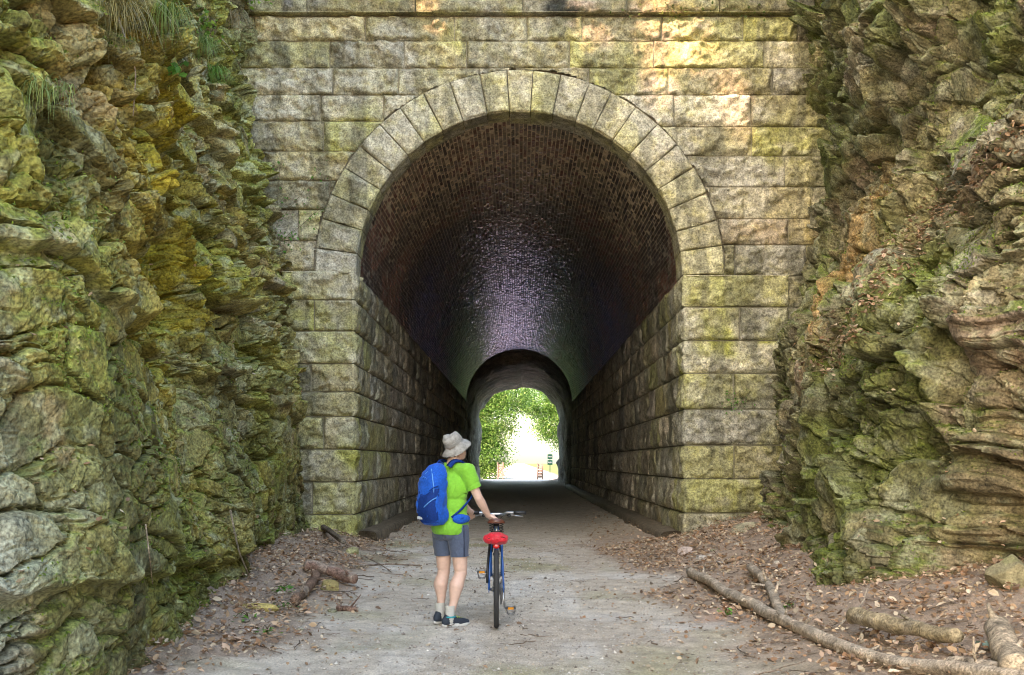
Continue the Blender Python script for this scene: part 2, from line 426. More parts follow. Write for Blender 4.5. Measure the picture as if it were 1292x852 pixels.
# right cliff ----------------------------------------------------------------------------
RY = [-4, 4, 7, 8.35, 8.85, 9.5, 10.4, 11.5, 13, 15, 16.6, 18.8]; RZ = [-.5, .3, 1.2, 2.2, 3.2, 4.3, 5.3, 6.8, 8.4, 10.5]
RT = [[5.0, 5.0, 5.1, 5.2, 5.4, 5.7, 6.2, 6.4, 6.6, 6.9],
      [4.8, 4.8, 4.8, 4.9, 5.0, 5.2, 5.9, 6.0, 6.2, 6.5],
      [4.6, 4.65, 4.55, 4.5, 4.5, 4.65, 5.6, 5.6, 5.7, 6.0],
      [4.3, 4.4, 4.2, 4.1, 4.1, 4.3, 5.3, 5.2, 5.4, 5.7],
      [3.35, 3.4, 3.55, 3.75, 3.9, 4.25, 5.1, 5.0, 5.2, 5.6],
      [2.92, 2.98, 3.25, 3.6, 3.85, 4.3, 5.0, 4.9, 5.0, 5.4],
      [2.92, 2.98, 3.25, 3.55, 3.82, 4.45, 4.9, 4.8, 4.9, 5.2],
      [3.10, 3.12, 3.3, 3.5, 3.8, 4.45, 4.8, 4.7, 4.7, 5.0],
      [3.42, 3.42, 3.5, 3.65, 3.95, 4.55, 4.75, 4.55, 4.5, 4.8],
      [3.95, 3.9, 3.95, 4.0, 4.2, 4.7, 4.9, 4.75, 4.65, 4.9],
      [4.3, 4.3, 4.5, 4.5, 4.5, 4.8, 5.1, 5.3, 5.1, 5.1],
      [4.6, 4.65, 4.95, 4.9, 4.85, 5.0, 5.3, 5.7, 5.5, 5.4]]
def right_base(Y, Z): return interp_table(RT, RY, RZ, Y, Z)
def RLO(Y, Z): return sstep(3.3, 2.5, Z) * sstep(9.1, 8.7, Y)
def right_strata(Y, Z, w):
    lo = RLO(Y, Z)
    hi = sstep(5.0, 6.2, Z)
    z = Z + .07 * w[0] - .06 * (Y - 9)
    s = np.zeros(Y.shape)
    for k, (per, amp) in enumerate(((.40, .20), (.19, .07), (.09, .03))):
        i = np.floor(z / per); f = z / per - i
        r = _h(i.astype(np.int64) & 0xffffffff, i.astype(np.int64) * 0 + 3, i.astype(np.int64) * 0 + k, 77)
        s += amp * (r - .5) * 2 + amp * (1 - f) ** 2 * .6 - amp * .9 * np.exp(-f / .10)
    s2 = np.zeros(Y.shape)
    z2 = Z + .16 * w[0] + .10 * (Y - 14)
    for per, amp in ((.70, .11), (.31, .045)):
        i = np.floor(z2 / per); f = z2 / per - i
        r = _h(i.astype(np.int64) & 0xffffffff, i.astype(np.int64) * 0 + 5, i.astype(np.int64) * 0, 78)
        s2 += amp * (r - .5) * 2 + amp * (np.sin(np.clip(f, 0, 1) * np.pi)) * .8 - amp * .8 * np.exp(-f / .12)
    cave = -.45 * np.exp(-((Z - .55) / .28) ** 2) * sstep(9.1, 8.7, Y)
    return s * lo + s2 * hi * .8 + cave
def right_color(X, Y, Z, n, ids):
    (a0, b0, c0), (a1, b1, c1), (a2, b2, c2) = ids[:3]
    C = np.zeros(X.shape + (3,)) + (.34, .30, .185)
    C = mixc(C, (.19, .165, .11), sstep(.4, .9, a1))
    C = mixc(C, (.36, .345, .29), sstep(.6, .9, b2) * .7)
    C = mixc(C, (.33, .24, .20), sstep(.8, .97, c1) * .6)
    # brown bedded shale in the recess close by
    sh = sstep(3.0, 2.0, Z + .3 * fbm(Y, Z, X, 3, 401)) * sstep(9.1, 8.6, Y)
    C = mixc(C, (.235, .185, .115), sh * .85)
    C = mixc(C, (.30, .19, .09), sstep(.9, .4, Z) * sstep(9.1, 8.7, Y) * .8)
    # orange, freshly broken streak beside the portal
    og = 1.25 * np.exp(-(((Y - 13.8) / 1.2) ** 2 + ((Z - 4.0) / 1.0) ** 2)) * (1 + 1.1 * fbm(Y * 2.2, Z * 2, X, 4, 403))
    pass
    g = fbm(Y * .6, Z * .6, X * .6, 4, 405)
    C = mixc(C, (.185, .2, .075), sstep(-.2, .5, g) * .5)
    ms = sstep(.38, .85, fbm(Y * 1.9, Z * 1.6, X * 2, 5, 407) * .8 + n[..., 2] * .75 + .12 * sstep(2.5, 1.0, Z))
    C = mixc(C, (.14, .19, .03), np.clip(ms, 0, 1) * .9 * (1 - .7 * sh))
    C = mixc(C, (.15, .185, .04), np.clip(sstep(-.2, .5, fbm(Y * .7 + 4, Z * .7, X * .7, 5, 421)) * .75 * (1 - sh), 0, 1))
    dk = sstep(5.2, 6.2, Z) * sstep(11.5, 13.5, Y)
    C = mixc(C, (.11, .145, .04), dk * sstep(-.45, .3, fbm(Y * 1.3, Z * 1.3, X, 4, 409)) * .65)
    st = sstep(.10, .5, fbm(Y * 1.6, Z * 1.4, X * 1.6 + 3, 5, 419, .6))
    C = mixc(C, (.10, .09, .055), st * .5)
    C = mixc(C, (.48, .32, .155), np.clip(og * .95, 0, .85))
    lich = sstep(.35, .6, fbm(Y * 6, Z * 6, X * 6, 4, 413))
    C = mixc(C, (.36, .38, .27), lich * .45)
    C = C * np.array((.82, .81, .745))
    return C
R_SC = [(1.6, .95, .15, (.16, .2, .08, .22), .20, .035, -.15), (.74, .40, .085, (.18, .26, .1, .36), .12, .05, -.12),
        (.34, .19, .045, (.14, .3, .1, .4), .06, .07, -.08), (.15, .085, .020, (.08, .28, 0, .35), .020, .09, 0.)]
R_FE = [(13.0, 8.2, 1.6, .55, .28), (14.4, 6.9, .7, .35, -.12), (12.2, 6.6, .9, .35, .28), (10.2, 6.4, 1.1, .4, .2), (12.0, 5.6, 1.2, .28, -.14),
        (9.4, 6.0, .9, .35, -.2), (10.8, 2.6, .8, .5, .15), (11.6, 1.4, .35, .8, -.18), (9.2, 3.0, .7, .35, .18)]
RP, RN = build_cliff(-1, right_base, R_FE, R_SC, right_strata, 202, lambda Y: 7.2 + np.clip(Y + 4, 0, 23) / 22 * 3.6,
    'rugged mossy rock face with bulging buttress and bedded recess right of the tunnel', right_color, -4, 18.9, (-.86, -.5, .10), lambda Y, Z: (1 + .3 * sstep(5, 6.5, Z)) * (1 - .72 * RLO(Y, Z)), lambda Y, Z: 1 - .75 * RLO(Y, Z))

# ------------------------------------------------------------------ the tunnel: one building with its parts
tunnel = empty('railway_tunnel', (0, 18, 0), 0, 'old stone-faced railway tunnel with brick-lined vault and round arch portal', 'tunnel')
TO = np.array([0, 18., 0])
RI, SPR = 2.86, 4.77          # inner radius, springing height
RO = 3.58

class Blocks:
    """rock-faced stones: each block its own displaced patch, all blocks of one part in one mesh"""
    def __init__(s, seed): s.V, s.F, s.C, s.n, s.seed = [], [], [], 0, seed
    def add(s, u0, u1, v0, v1, surf, res, relief, color, gap=.008, drop=None, rough=1., edge=.05, worn=0.):
        s.seed += 1
        u0, u1, v0, v1 = u0 + gap, u1 - gap, v0 + gap, v1 - gap
        nu = max(4, int((u1 - u0) / res) + 1); nv = max(4, int((v1 - v0) / res) + 1)
        # rim rows squeezed near the edges keep the arrises crisp
        def ax(a, b, n):
            t = np.linspace(0, 1, n); core = a + (b - a) * t
            return np.concatenate([[a, a], [a + .012], core[1:-1], [b - .012], [b, b]])
        uu, vv = ax(u0, u1, nu), ax(v0, v1, nv)
        U, V = np.meshgrid(uu, vv, indexing='ij')
        wob = .012 * fbm(U * 3, V * 3, U * 0 + s.seed, 2, 5)
        eu = np.minimum(U - u0, u1 - U); ev = np.minimum(V - v0, v1 - V)
        e = np.minimum(eu, ev) + wob
        chip = np.clip(fbm(U * 5, V * 5, U * 0 + s.seed * 1.3, 3, 61), 0, 1) * .05
        pill = sstep(-.004, edge * .55, e - chip) * .85 + .15 * sstep(0, edge * 2.2, e)
        k = s.seed * 3.7
        rk = 1.5 * fbm(U * 3.2, V * 3.6, U * 0 + k, 4, 51, .55)
        f1, f2, a, b, c, du, dv = voro(U * 4.2 + k + .4 * rk, V * 5.5 + .4 * rk, 53)
        rid = (a - .5) * .9 + (b - .5) * 1.8 * du + (c - .5) * 1.8 * dv
        h = relief * pill * (.75 + rough * (.42 * rk + .35 * rid)) + relief * rough * .22 * fbm(U * 14, V * 16, U * 0 + k, 3, 57)
        if worn:
            bite = sstep(.2, .55, fbm(U * 1.7, V * 2.2, U * 0 + k, 4, 59)) * worn
            h = h - bite * relief * 1.6
            h = np.maximum(h, -.014 + .010 * fbm(U * 9, V * 9, U * 0 + k, 3, 63))
        h[:, 0] = h[:, -1] = -.05; h[0, :] = h[-1, :] = -.05
        h[:, 1] = np.minimum(h[:, 1], .008); h[:, -2] = np.minimum(h[:, -2], .008); h[1, :] = np.minimum(h[1, :], .008); h[-2, :] = np.minimum(h[-2, :], .008)
        P = surf(U, V, h)
        C = color(U, V, P)
        F = grid_faces(len(uu), len(vv))
        if drop is not None:
            d = drop(P).reshape(-1)
            F = F[~d[F].any(1)]
        if not len(F): return
        s.V.append(P.reshape(-1, 3) - TO); s.F.append(F + s.n); s.C.append(C.reshape(-1, 3)); s.n += P.shape[0] * P.shape[1]
    def build(s, name, mat, parent, flip=False):
        F = np.concatenate(s.F)
        if flip: F = F[:, ::-1]
        return link(name, np_mesh(name, np.concatenate(s.V), F, np.concatenate(s.C)), mat, parent)

STONES = [(.40, .355, .215), (.36, .33, .19), (.44, .405, .285), (.31, .285, .18), (.385, .375, .165), (.335, .32, .26), (.49, .455, .335), (.40, .38, .195)]
def stone_color(seed, pink=0.0, dark=0.0, green=.5, pale=0.):
    r = np.random.default_rng(seed)
    base = np.array(STONES[r.integers(len(STONES))]) * r.uniform(.92, 1.28)
    if pink: base = base * (1 - pink) + np.array((.44, .30, .21)) * pink
    base = base * (1 - pale) + np.array((.50, .455, .32)) * pale
    gr = green * r.uniform(.3, 1.2)
    def f(U, V, P):
        X, Y, Z = P[..., 0], P[..., 1], P[..., 2]
        C = np.zeros(X.shape + (3,)) + base
        C = mixc(C, (.37, .365, .12), sstep(-.15, .7, fbm(X * 1.1, Z * 1.1, Y * 1.1, 4, 71)) * gr)
        C = mixc(C, (.12, .12, .09), sstep(.25, .65, fbm(X * 1.6, Z * .7, Y * 1.6 + 7, 4, 73)) * (.55 + dark))
        C = mixc(C, (.47, .44, .35), sstep(.3, .7, fbm(X * 2.6, Z * 2.6, Y * 2.6 + 17, 4, 75)) * .45)
        C = mixc(C, (.15, .145, .105), sstep(.2, .65, fbm(X * 3.2, Z * .45, Y * 2 + 31, 4, 77)) * .62)
        C = mixc(C, (.45, .43, .36), sstep(.1, .55, fbm(X * .8, Z * .8, Y * .8 + 41, 4, 79)) * .55)
        if dark: C = C * (1 - dark * .55)
        return C
    return f

def courses_bond(u0, u1, r, lo=.8, hi=1.9):
    out = [u0]
    while out[-1] < u1 - lo * .7:
        out.append(out[-1] + r.uniform(lo, hi))
    out[-1] = u1
    return out

# --- front wall round the arch
def zpix(y): return CAMZ + (VY - y) * 18 / FPX
FRONT = 18.0
def front_surf(off):
    def f(U, V, h): return np.stack([U, FRONT - off - h, V], -1)
    return f
shared = [21, 52, 86, 120]
leftc = [120, 153, 191, 228, 265, 304, 343]
rightc = [120, 160, 197, 236, 276, 309, 348]
def in_ring(P): return np.hypot(P[..., 0], P[..., 2] - SPR) < RO + .016
B = Blocks(1000); rr = np.random.default_rng(5); sd = 4000
def front_course(z0, z1, u0, u1, special=None):
    global sd
    us = courses_bond(u0, u1, rr, .9, 2.2)
    for a, b in zip(us[:-1], us[1:]):
        sd += 1
        cx, cz = (a + b) / 2, (z0 + z1) / 2
        x = np.linspace(a, b, 12)
        if (np.hypot(x, max(z0 - SPR, 0)) < RO - .3).all() and (np.hypot(x, z1 - SPR) < RO - .15).all(): continue
        top = z1 > zpix(30)
        B.add(a, b, z0, z1, front_surf(0), .026, rr.uniform(.05, .09), stone_color(sd, pink=special if special and rr.random() < .7 else 0,
              dark=.25 if (cz > 8 and rr.random() < .5) else 0, green=.6), drop=in_ring, rough=1.25, worn=rr.choice([0, 0, .5, .9]))
for i in range(len(shared) - 1): front_course(zpix(shared[i + 1]), zpix(shared[i]), -6.6, 6.6)
for i in range(len(leftc) - 1): front_course(zpix(leftc[i + 1]), zpix(leftc[i]), -6.6, -.9 - .28 * i, .0 if i < 5 else .45)
for i in range(len(rightc) - 1): front_course(zpix(rightc[i + 1]), zpix(rightc[i]), .9 + .28 * i, 6.6, .0 if i != 4 else .4)
B.build('spandrel_wall', M_ASH, tunnel)

# mortar bed behind the stones (a real wall with the arch cut out)
def wall_bed():
    n = 48
    ang = np.linspace(0, np.pi, n)
    inner = [(RI + .06, -.3)] + [((RI + .06) * math.cos(a), SPR + (RI + .06) * math.sin(a)) for a in ang] + [(-(RI + .06), -.3)]
    outer = [(7, -.3)] + [(7 if a <= np.pi / 4 else (-7 if a >= 3 * np.pi / 4 else 7 * math.cos(a) / math.sin(a)),
              SPR + (7 * math.tan(a) * .80 if a < np.pi / 4 else (7 * math.tan(np.pi - a) * .80 if a > 3 * np.pi / 4 else 5.6))) for a in ang] + [(-7, -.3)]
    V, F = [], []
    for (x, z) in inner: V.append((x, .03, z))
    for (x, z) in outer: V.append((x, .03, z))
    for (x, z) in outer: V.append((x, .8, z))
    k = len(inner)
    for i in range(k - 1):
        F.append((i, i + 1, k + i + 1, k + i)); F.append((k + i, k + i + 1, 2 * k + i + 1, 2 * k + i))
    me = np_mesh('mortar_bed', np.array(V), np.array(F)[:, ::-1], np.zeros((len(V), 3)) + (.30, .28, .21), smooth=False)
    link('mortar_bed', me, M_MORTAR, tunnel)
wall_bed()

# --- voussoir ring: face stones and the soffit return
B = Blocks(2000); rr = np.random.default_rng(9)
NV = 23
edges = np.linspace(0, np.pi, NV + 1)
edges[1:-1] += rr.uniform(-.010, .010, NV - 1)
for i in range(NV):
    sd += 1
    a0, a1 = edges[i], edges[i + 1]
    rm = (RI + RO) / 2
    def surf(U, V, h, rm=rm):
        a = U / rm; rad = V
        return np.stack([rad * np.cos(a), FRONT - .11 - h, SPR + rad * np.sin(a)], -1)
    pale = stone_color(sd, green=.3, pale=.5)
    B.add(a0 * rm, a1 * rm, RI, RO + rr.uniform(-.008, .008), surf, .024, rr.uniform(.03, .05), pale, rough=1.0, edge=.035, worn=rr.choice([0, 0, .6]))
    def soff(U, V, h):
        a = U / RI; rad = RI - h * .5
        return np.stack([rad * np.cos(a), V, SPR + rad * np.sin(a)], -1)
    B.add(a0 * RI, a1 * RI, FRONT - .105, FRONT + .42 + rr.uniform(0, .2), soff, .04, .02, pale, gap=.006, rough=.6, edge=.02)
B.build('arch_ring', M_ASH, tunnel, flip=True)

# --- string course at the wall head
B = Blocks(3000)
us = courses_bond(-6.6, 6.6, rr, 1.2, 2.4)
for a, b in zip(us[:-1], us[1:]):
    sd += 1
    B.add(a, b, zpix(20), zpix(20) + .5, front_surf(.14), .03, .05, stone_color(sd, dark=.7, green=.6), rough=1.2, worn=.4)
    def under(U, V, h): return np.stack([U, V, zpix(20) - h * .3], -1)
    B.add(a, b, FRONT - .15, FRONT + .05, under, .05, .01, stone_color(sd, dark=.3), gap=.004)
    def top(U, V, h): return np.stack([U, FRONT - .15 + V, zpix(20) + .5 + h * .3], -1)
    B.add(a, b, 0, .8, top, .1, .02, stone_color(sd, dark=.3), gap=.004)
B.build('cornice', M_ASH, tunnel)

# --- abutments: big quoins below the springing, standing proud, returning into the tunnel
lz = [343, 380, 419, 460, 495, 526, 567, 608, 649, 700]; rz = [348, 389, 431, 472, 517, 562, 604, 647, 700]
PROUD = .13
for side, zs in ((-1, lz), (1, rz)):
    B = Blocks(5000 + side * 300); rr = np.random.default_rng(70 + side)
    for i in range(len(zs) - 1):
        z1, z0 = zpix(zs[i]), zpix(zs[i + 1]); 
        if z0 < .2: z0 = -.1
        w = 1.85 if side > 0 else 1.3
        cuts = [RI] + ([RI + w] if i % 2 == 0 else [RI + w * rr.uniform(.42, .6), RI + w]) + [7.0]
        sd += 1
        lead = stone_color(sd, green=1.1)
        for j in range(len(cuts) - 1):
            a, b = cuts[j], cuts[j + 1]
            off = PROUD if a < RI + w - .01 else -.02
            c = lead if j == 0 else stone_color(sd + 500 + j, green=.9, dark=.15 * j)
            if side > 0: u0, u1 = a, b
            else: u0, u1 = -b, -a
            B.add(u0, u1, z0, z1, front_surf(off), .026, rr.uniform(.06, .095), c, rough=1.05, edge=.06, worn=rr.choice([0, .3, .8]), gap=.012)
        # the quoin's own return face
        def ret(U, V, h, side=side): return np.stack([side * (RI + .02 - h * .8), U, V], -1)
        C0 = FRONT - PROUD
        L = .55 if i % 2 else 1.05
        b1 = Blocks(0)
        B.add(C0 - .03, C0 + L, z0, z1, ret if side < 0 else ret, .03, .07, lead, rough=1.0, edge=.06, gap=.012)
        if side > 0: B.F[-1] = B.F[-1][:, ::-1]
    # flat ledge on top of the projecting pier
    def ledge(U, V, h, side=side): return np.stack([side * U, V, zpix(zs[0]) - .02 + h * .2], -1)
    B.add(RI, RI + (1.85 if side > 0 else 1.3), FRONT - PROUD - .02, FRONT + .06, ledge, .05, .02, stone_color(sd + 3), gap=.004)
    if side > 0: pass
    B.build('abutment', M_ASH, tunnel)
    # mortar core of the pier
    x0, x1 = RI + .045, RI + (1.84 if side > 0 else 1.29)
    y0, y1 = -PROUD + .03, .04
    V = np.array([(x, y, z) for x in (side * x0, side * x1) for y in (y0, y1) for z in (-.2, zpix(zs[0]) - .05)])
    F = np.array([(0, 1, 3, 2), (4, 6, 7, 5), (0, 4, 5, 1), (2, 3, 7, 6), (1, 5, 7, 3), (0, 2, 6, 4)])
    link('mortar_core', np_mesh('mortar_core', V, F, np.zeros((8, 3)) + (.26, .24, .17), False), M_MORTAR, tunnel)

# --- side walls of the bore, stone courses to the springing
TEND = 56.0
for side, zs in ((-1, lz), (1, rz)):
    B = Blocks(7000 + side * 300); rr = np.random.default_rng(170 + side)
    for i in range(len(zs) - 1):
        z1, z0 = zpix(zs[i]), zpix(zs[i + 1])
        if z0 < .2: z0 = -.1
        y = FRONT - PROUD + (.55 if i % 2 else 1.05)
        while y < TEND:
            L = rr.uniform(.6, 1.35)
            ye = min(y + L, TEND)
            if TEND - ye < .3: ye = TEND
            sd += 1
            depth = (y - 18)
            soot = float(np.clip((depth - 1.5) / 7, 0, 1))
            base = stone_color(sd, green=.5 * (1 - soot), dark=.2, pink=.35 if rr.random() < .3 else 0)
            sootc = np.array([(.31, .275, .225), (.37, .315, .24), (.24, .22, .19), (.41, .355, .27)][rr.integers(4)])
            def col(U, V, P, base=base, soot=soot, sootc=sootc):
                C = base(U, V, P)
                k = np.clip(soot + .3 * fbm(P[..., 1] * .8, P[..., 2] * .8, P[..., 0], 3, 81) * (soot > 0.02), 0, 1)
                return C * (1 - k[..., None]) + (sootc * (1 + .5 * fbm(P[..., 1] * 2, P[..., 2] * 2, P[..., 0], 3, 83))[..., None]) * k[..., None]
            def surf(U, V, h, side=side): return np.stack([side * (RI + .02 - h * .8), U, V], -1)
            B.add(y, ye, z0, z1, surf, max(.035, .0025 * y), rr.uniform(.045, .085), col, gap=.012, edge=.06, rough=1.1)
            if side > 0: B.F[-1] = B.F[-1][:, ::-1]
            y = ye
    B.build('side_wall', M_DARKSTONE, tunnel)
    ys = np.array([.04, TEND - 18.0]); zz = np.array([-.2, SPR + .03])
    V = np.array([(side * (RI + .045), y, z) for y in ys for z in zz])
    link('joint_bed', np_mesh('joint_bed', V, np.array([(0, 2, 3, 1)] if side < 0 else [(0, 1, 3, 2)]), np.zeros((4, 3)) + (.17, .15, .125), False), M_MORTAR, tunnel)
    # stone footing along the wall foot
    n = 260
    yy = np.linspace(FRONT + .1, TEND, n)
    prof = np.array([(RI + .05, .27), (RI - .10, .28), (RI - .30, .26), (RI - .36, .22), (RI - .38, .05), (RI - .38, -.15)])
    Pg = np.zeros((n, len(prof), 3))
    for k, (x, z) in enumerate(prof):
        j = .03 * fbm(yy * 1.4, yy * 0 + k * .3, yy * 0 + side, 3, 91)
        Pg[:, k, 0] = side * (x + j); Pg[:, k, 1] = yy; Pg[:, k, 2] = z + .6 * j
    Cc = np.zeros((n, len(prof), 3)) + (.17, .14, .10)
    cap = np.arange(len(prof))[None, ::(1 if side < 0 else -1)]
    capf = np.array([[0, 1, 2, 3], [0, 3, 4, 5]])
    me = np_mesh('footing', Pg.reshape(-1, 3) - TO, [grid_faces(n, len(prof), flip=(side > 0)), capf if side > 0 else capf[:, ::-1]], Cc.reshape(-1, 3))
    link('footing', me, M_DARKSTONE, tunnel)

# --- brick vault: every brick a small tilted block in the one lining mesh
def brick_vault():
    RB = RI + .035
    rows = 116; da = np.pi / rows
    r = np.random.default_rng(33)
    V, C, n = [], [], 0
    y0, y1 = FRONT + .42, TEND
    Ls = .225
    for i in range(rows):
        a0, a1 = i * da + .0034, (i + 1) * da - .0034
        ys = y0 + (i % 2) * .11 + np.arange(0, y1 - y0 - .3, Ls) + r.uniform(-.006, .006)
        k = len(ys)
        ya = ys + .006; yb = ys + Ls - .014
        lift = r.normal(0, .004, k)
        t1, t2, t3 = r.normal(0, .0022, k), r.normal(0, .0042, k), r.normal(0, .001, k)
        miss = r.random(k) < .012
        lift = np.where(miss, -.05, lift)
        for (aa, yy, s1, s2) in ((a0, ya, -1, -1), (a0, yb, -1, 1), (a1, yb, 1, 1), (a1, ya, 1, -1)):
            rad = RB - .006 - lift - s1 * t1 - s2 * t2 - s1 * s2 * t3
            V.append(np.stack([rad * np.cos(aa), yy, SPR + rad * np.sin(aa)], -1))
        for (aa, yy) in ((a0, ya), (a0, yb), (a1, yb), (a1, ya)):
            rad = RB + .06 + 0 * yy
            V.append(np.stack([rad * np.cos(aa), yy, SPR + rad * np.sin(aa)], -1))
        ym = ys + Ls / 2; am = (a0 + a1) / 2
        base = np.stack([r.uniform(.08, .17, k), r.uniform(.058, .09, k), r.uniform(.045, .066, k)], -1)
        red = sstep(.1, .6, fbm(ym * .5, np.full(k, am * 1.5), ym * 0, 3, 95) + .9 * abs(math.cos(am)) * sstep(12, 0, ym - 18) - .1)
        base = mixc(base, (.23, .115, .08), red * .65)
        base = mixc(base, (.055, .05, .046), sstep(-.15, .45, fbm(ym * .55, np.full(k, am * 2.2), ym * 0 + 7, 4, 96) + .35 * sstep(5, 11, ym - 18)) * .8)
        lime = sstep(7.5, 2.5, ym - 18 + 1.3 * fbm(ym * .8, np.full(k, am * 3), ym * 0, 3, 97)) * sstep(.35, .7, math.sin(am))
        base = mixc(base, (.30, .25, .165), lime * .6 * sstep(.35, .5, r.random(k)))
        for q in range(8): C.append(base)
    # order: per row 8 arrays of k verts
    VV, CC, FF, n = [], [], [], 0
    for i in range(rows):
        k = len(V[i * 8])
        blk = np.stack(V[i * 8:i * 8 + 8], 1).reshape(-1, 3); cb = np.stack(C[i * 8:i * 8 + 8], 1).reshape(-1, 3)
        VV.append(blk); CC.append(cb)
        o = n + np.arange(k)[:, None] * 8
        for f in ((0, 1, 2, 3), (0, 4, 5, 1), (1, 5, 6, 2), (2, 6, 7, 3), (3, 7, 4, 0)):
            FF.append(o + np.array(f)[None])
        n += k * 8
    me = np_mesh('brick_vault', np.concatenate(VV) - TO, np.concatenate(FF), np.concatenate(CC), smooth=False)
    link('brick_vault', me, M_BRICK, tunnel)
    # mortar shell in the joints, limy near the mouth
    na, ny = 90, 220
    A, Y = np.meshgrid(np.linspace(0, np.pi, na), np.linspace(FRONT + .3, TEND, ny), indexing='ij')
    rad = RB + .004 - .005 * sstep(9, 2, Y - 18)
    P = np.stack([rad * np.cos(A), Y, SPR + rad * np.sin(A)], -1)
    lime = sstep(9, 2, Y - 18 + 2 * fbm(Y, A * 3, A * 0, 3, 99)) * sstep(.2, .6, np.sin(A))
    C = np.zeros(P.shape) + (.32, .285, .24)
    C = mixc(C, (.60, .49, .34), lime)
    me = np_mesh('vault_mortar', P.reshape(-1, 3) - TO, grid_faces(na, ny, flip=True), C.reshape(-1, 3))
    link('vault_mortar', me, M_MORTAR, tunnel)
brick_vault()

# --- unlined rock at the far end
def rock_bore():
    na, ny = 130, 90
    T, Y = np.meshgrid(np.linspace(0, 1, na), np.linspace(TEND, 76.0, ny), indexing='ij')
    # profile: foot right, wall, flattish arch, wall, foot left
    H, W = 5.55, 3.02
    s = T * 2 - 1
    ang = np.pi * T
    # superellipse-like crown over straight walls
    wallf = .27
    x = np.where(T < wallf, 1, np.where(T > 1 - wallf, -1, np.cos(np.pi * np.clip((T - wallf) / (1 - 2 * wallf), 0, 1))))
    zc = np.sin(np.pi * np.clip((T - wallf) / (1 - 2 * wallf), 0, 1))
    x = np.sign(x) * np.abs(x) ** .85; zc = np.maximum(zc, 0) ** .85
    k = sstep(TEND, TEND + 4, Y)
    spring = 4.77 * (1 - k) + 4.3 * k; rise = 3.0 * (1 - k) + 2.7 * k
    z = np.where(T < wallf, spring * T / wallf, np.where(T > 1 - wallf, spring * (1 - T) / wallf, spring + rise * zc))
    d = .16 * fbm(x * 1.3 + 3, Y * .8, z * .8, 4, 121) + .05
    d = d + .10 * sstep(72, 76, Y) * fbm(x * 2, Y, z * 2, 3, 125)
    W = 3.0 - .10 * k
    P = np.stack([x * (W + d), Y, z * (1 + .03 * d) + .3 * d * zc - .12 * (x < 0) * zc * k], -1)
    P[0, :, 2] = -.2; P[-1, :, 2] = -.2
    C = np.zeros(P.shape) + (.16, .145, .12)
    C = mixc(C, (.26, .25, .22), sstep(.1, .6, fbm(x * 2, Y, z, 4, 127)))
    ext = []
    # outer face of the rock round the exit
    for q, (s_, dy) in enumerate(((1.0, .15), (1.15, .5), (1.6, .9), (2.6, 1.2))):
        e = P[:, -1].copy(); c0 = np.array([0, 0, 2.5])
        e = np.stack([e[:, 0] * s_, e[:, 1] + dy, np.where(e[:, 2] > 1, (e[:, 2] - 1) * s_ + 1, e[:, 2])], -1)
        ext.append(e[:, None])
    P = np.concatenate([P] + ext, 1); C = np.concatenate([C] + [C[:, -1:]] * 4, 1)
    me = np_mesh('rock_bore', P.reshape(-1, 3) - TO, grid_faces(P.shape[0], P.shape[1], flip=True), C.reshape(-1, 3))
    link('rock_bore', me, M_BORE, tunnel)
    # dressed end face of the brick lining, where the bare rock begins
    n = 60; a = np.linspace(0, np.pi, n)
    V = [(RI * math.cos(t), TEND - 18 + .0, SPR + RI * math.sin(t)) for t in a] + [(3.6 * math.cos(t), TEND - 18 + .02, SPR + 3.6 * math.sin(t)) for t in a]
    F = [(i, i + 1, n + i + 1, n + i) for i in range(n - 1)]
rock_bore()

# ------------------------------------------------------------------ hill over the tunnel
def hill():
    xs = np.linspace(-60, 60, 61); ys = np.linspace(18.75, 92, 40)
    X, Y = np.meshgrid(xs, ys, indexing='ij')
    Z = 9.75 + 2.5 * sstep(18.7, 40, Y) + 1.2 * fbm(X * .1, Y * .1, X * 0, 3, 131) * sstep(18.7, 24, Y)
    Z = Z - 14 * sstep(77, 92, Y) - 10 * sstep(30, 60, np.abs(X))
    Z = np.where(Y > 77.4, np.minimum(Z, -.5 + np.maximum(np.abs(X) - 7, 0) * 1.2), Z)
    P = np.stack([X, Y, Z], -1)
    C = np.zeros(P.shape) + (.07, .09, .03)
    F = grid_faces(61, 40); ctr = P.reshape(-1, 3)[F].mean(1)
    F = F[~((np.abs(ctr[:, 0]) < 9) & (ctr[:, 1] > 75.2))]      # open cutting beyond the exit
    o = link('hillside', np_mesh('hillside', P.reshape(-1, 3), F, C.reshape(-1, 3)), M_GROUND)
    tag(o, 'wooded hillside over the tunnel', 'hill', kind='structure')
hill()
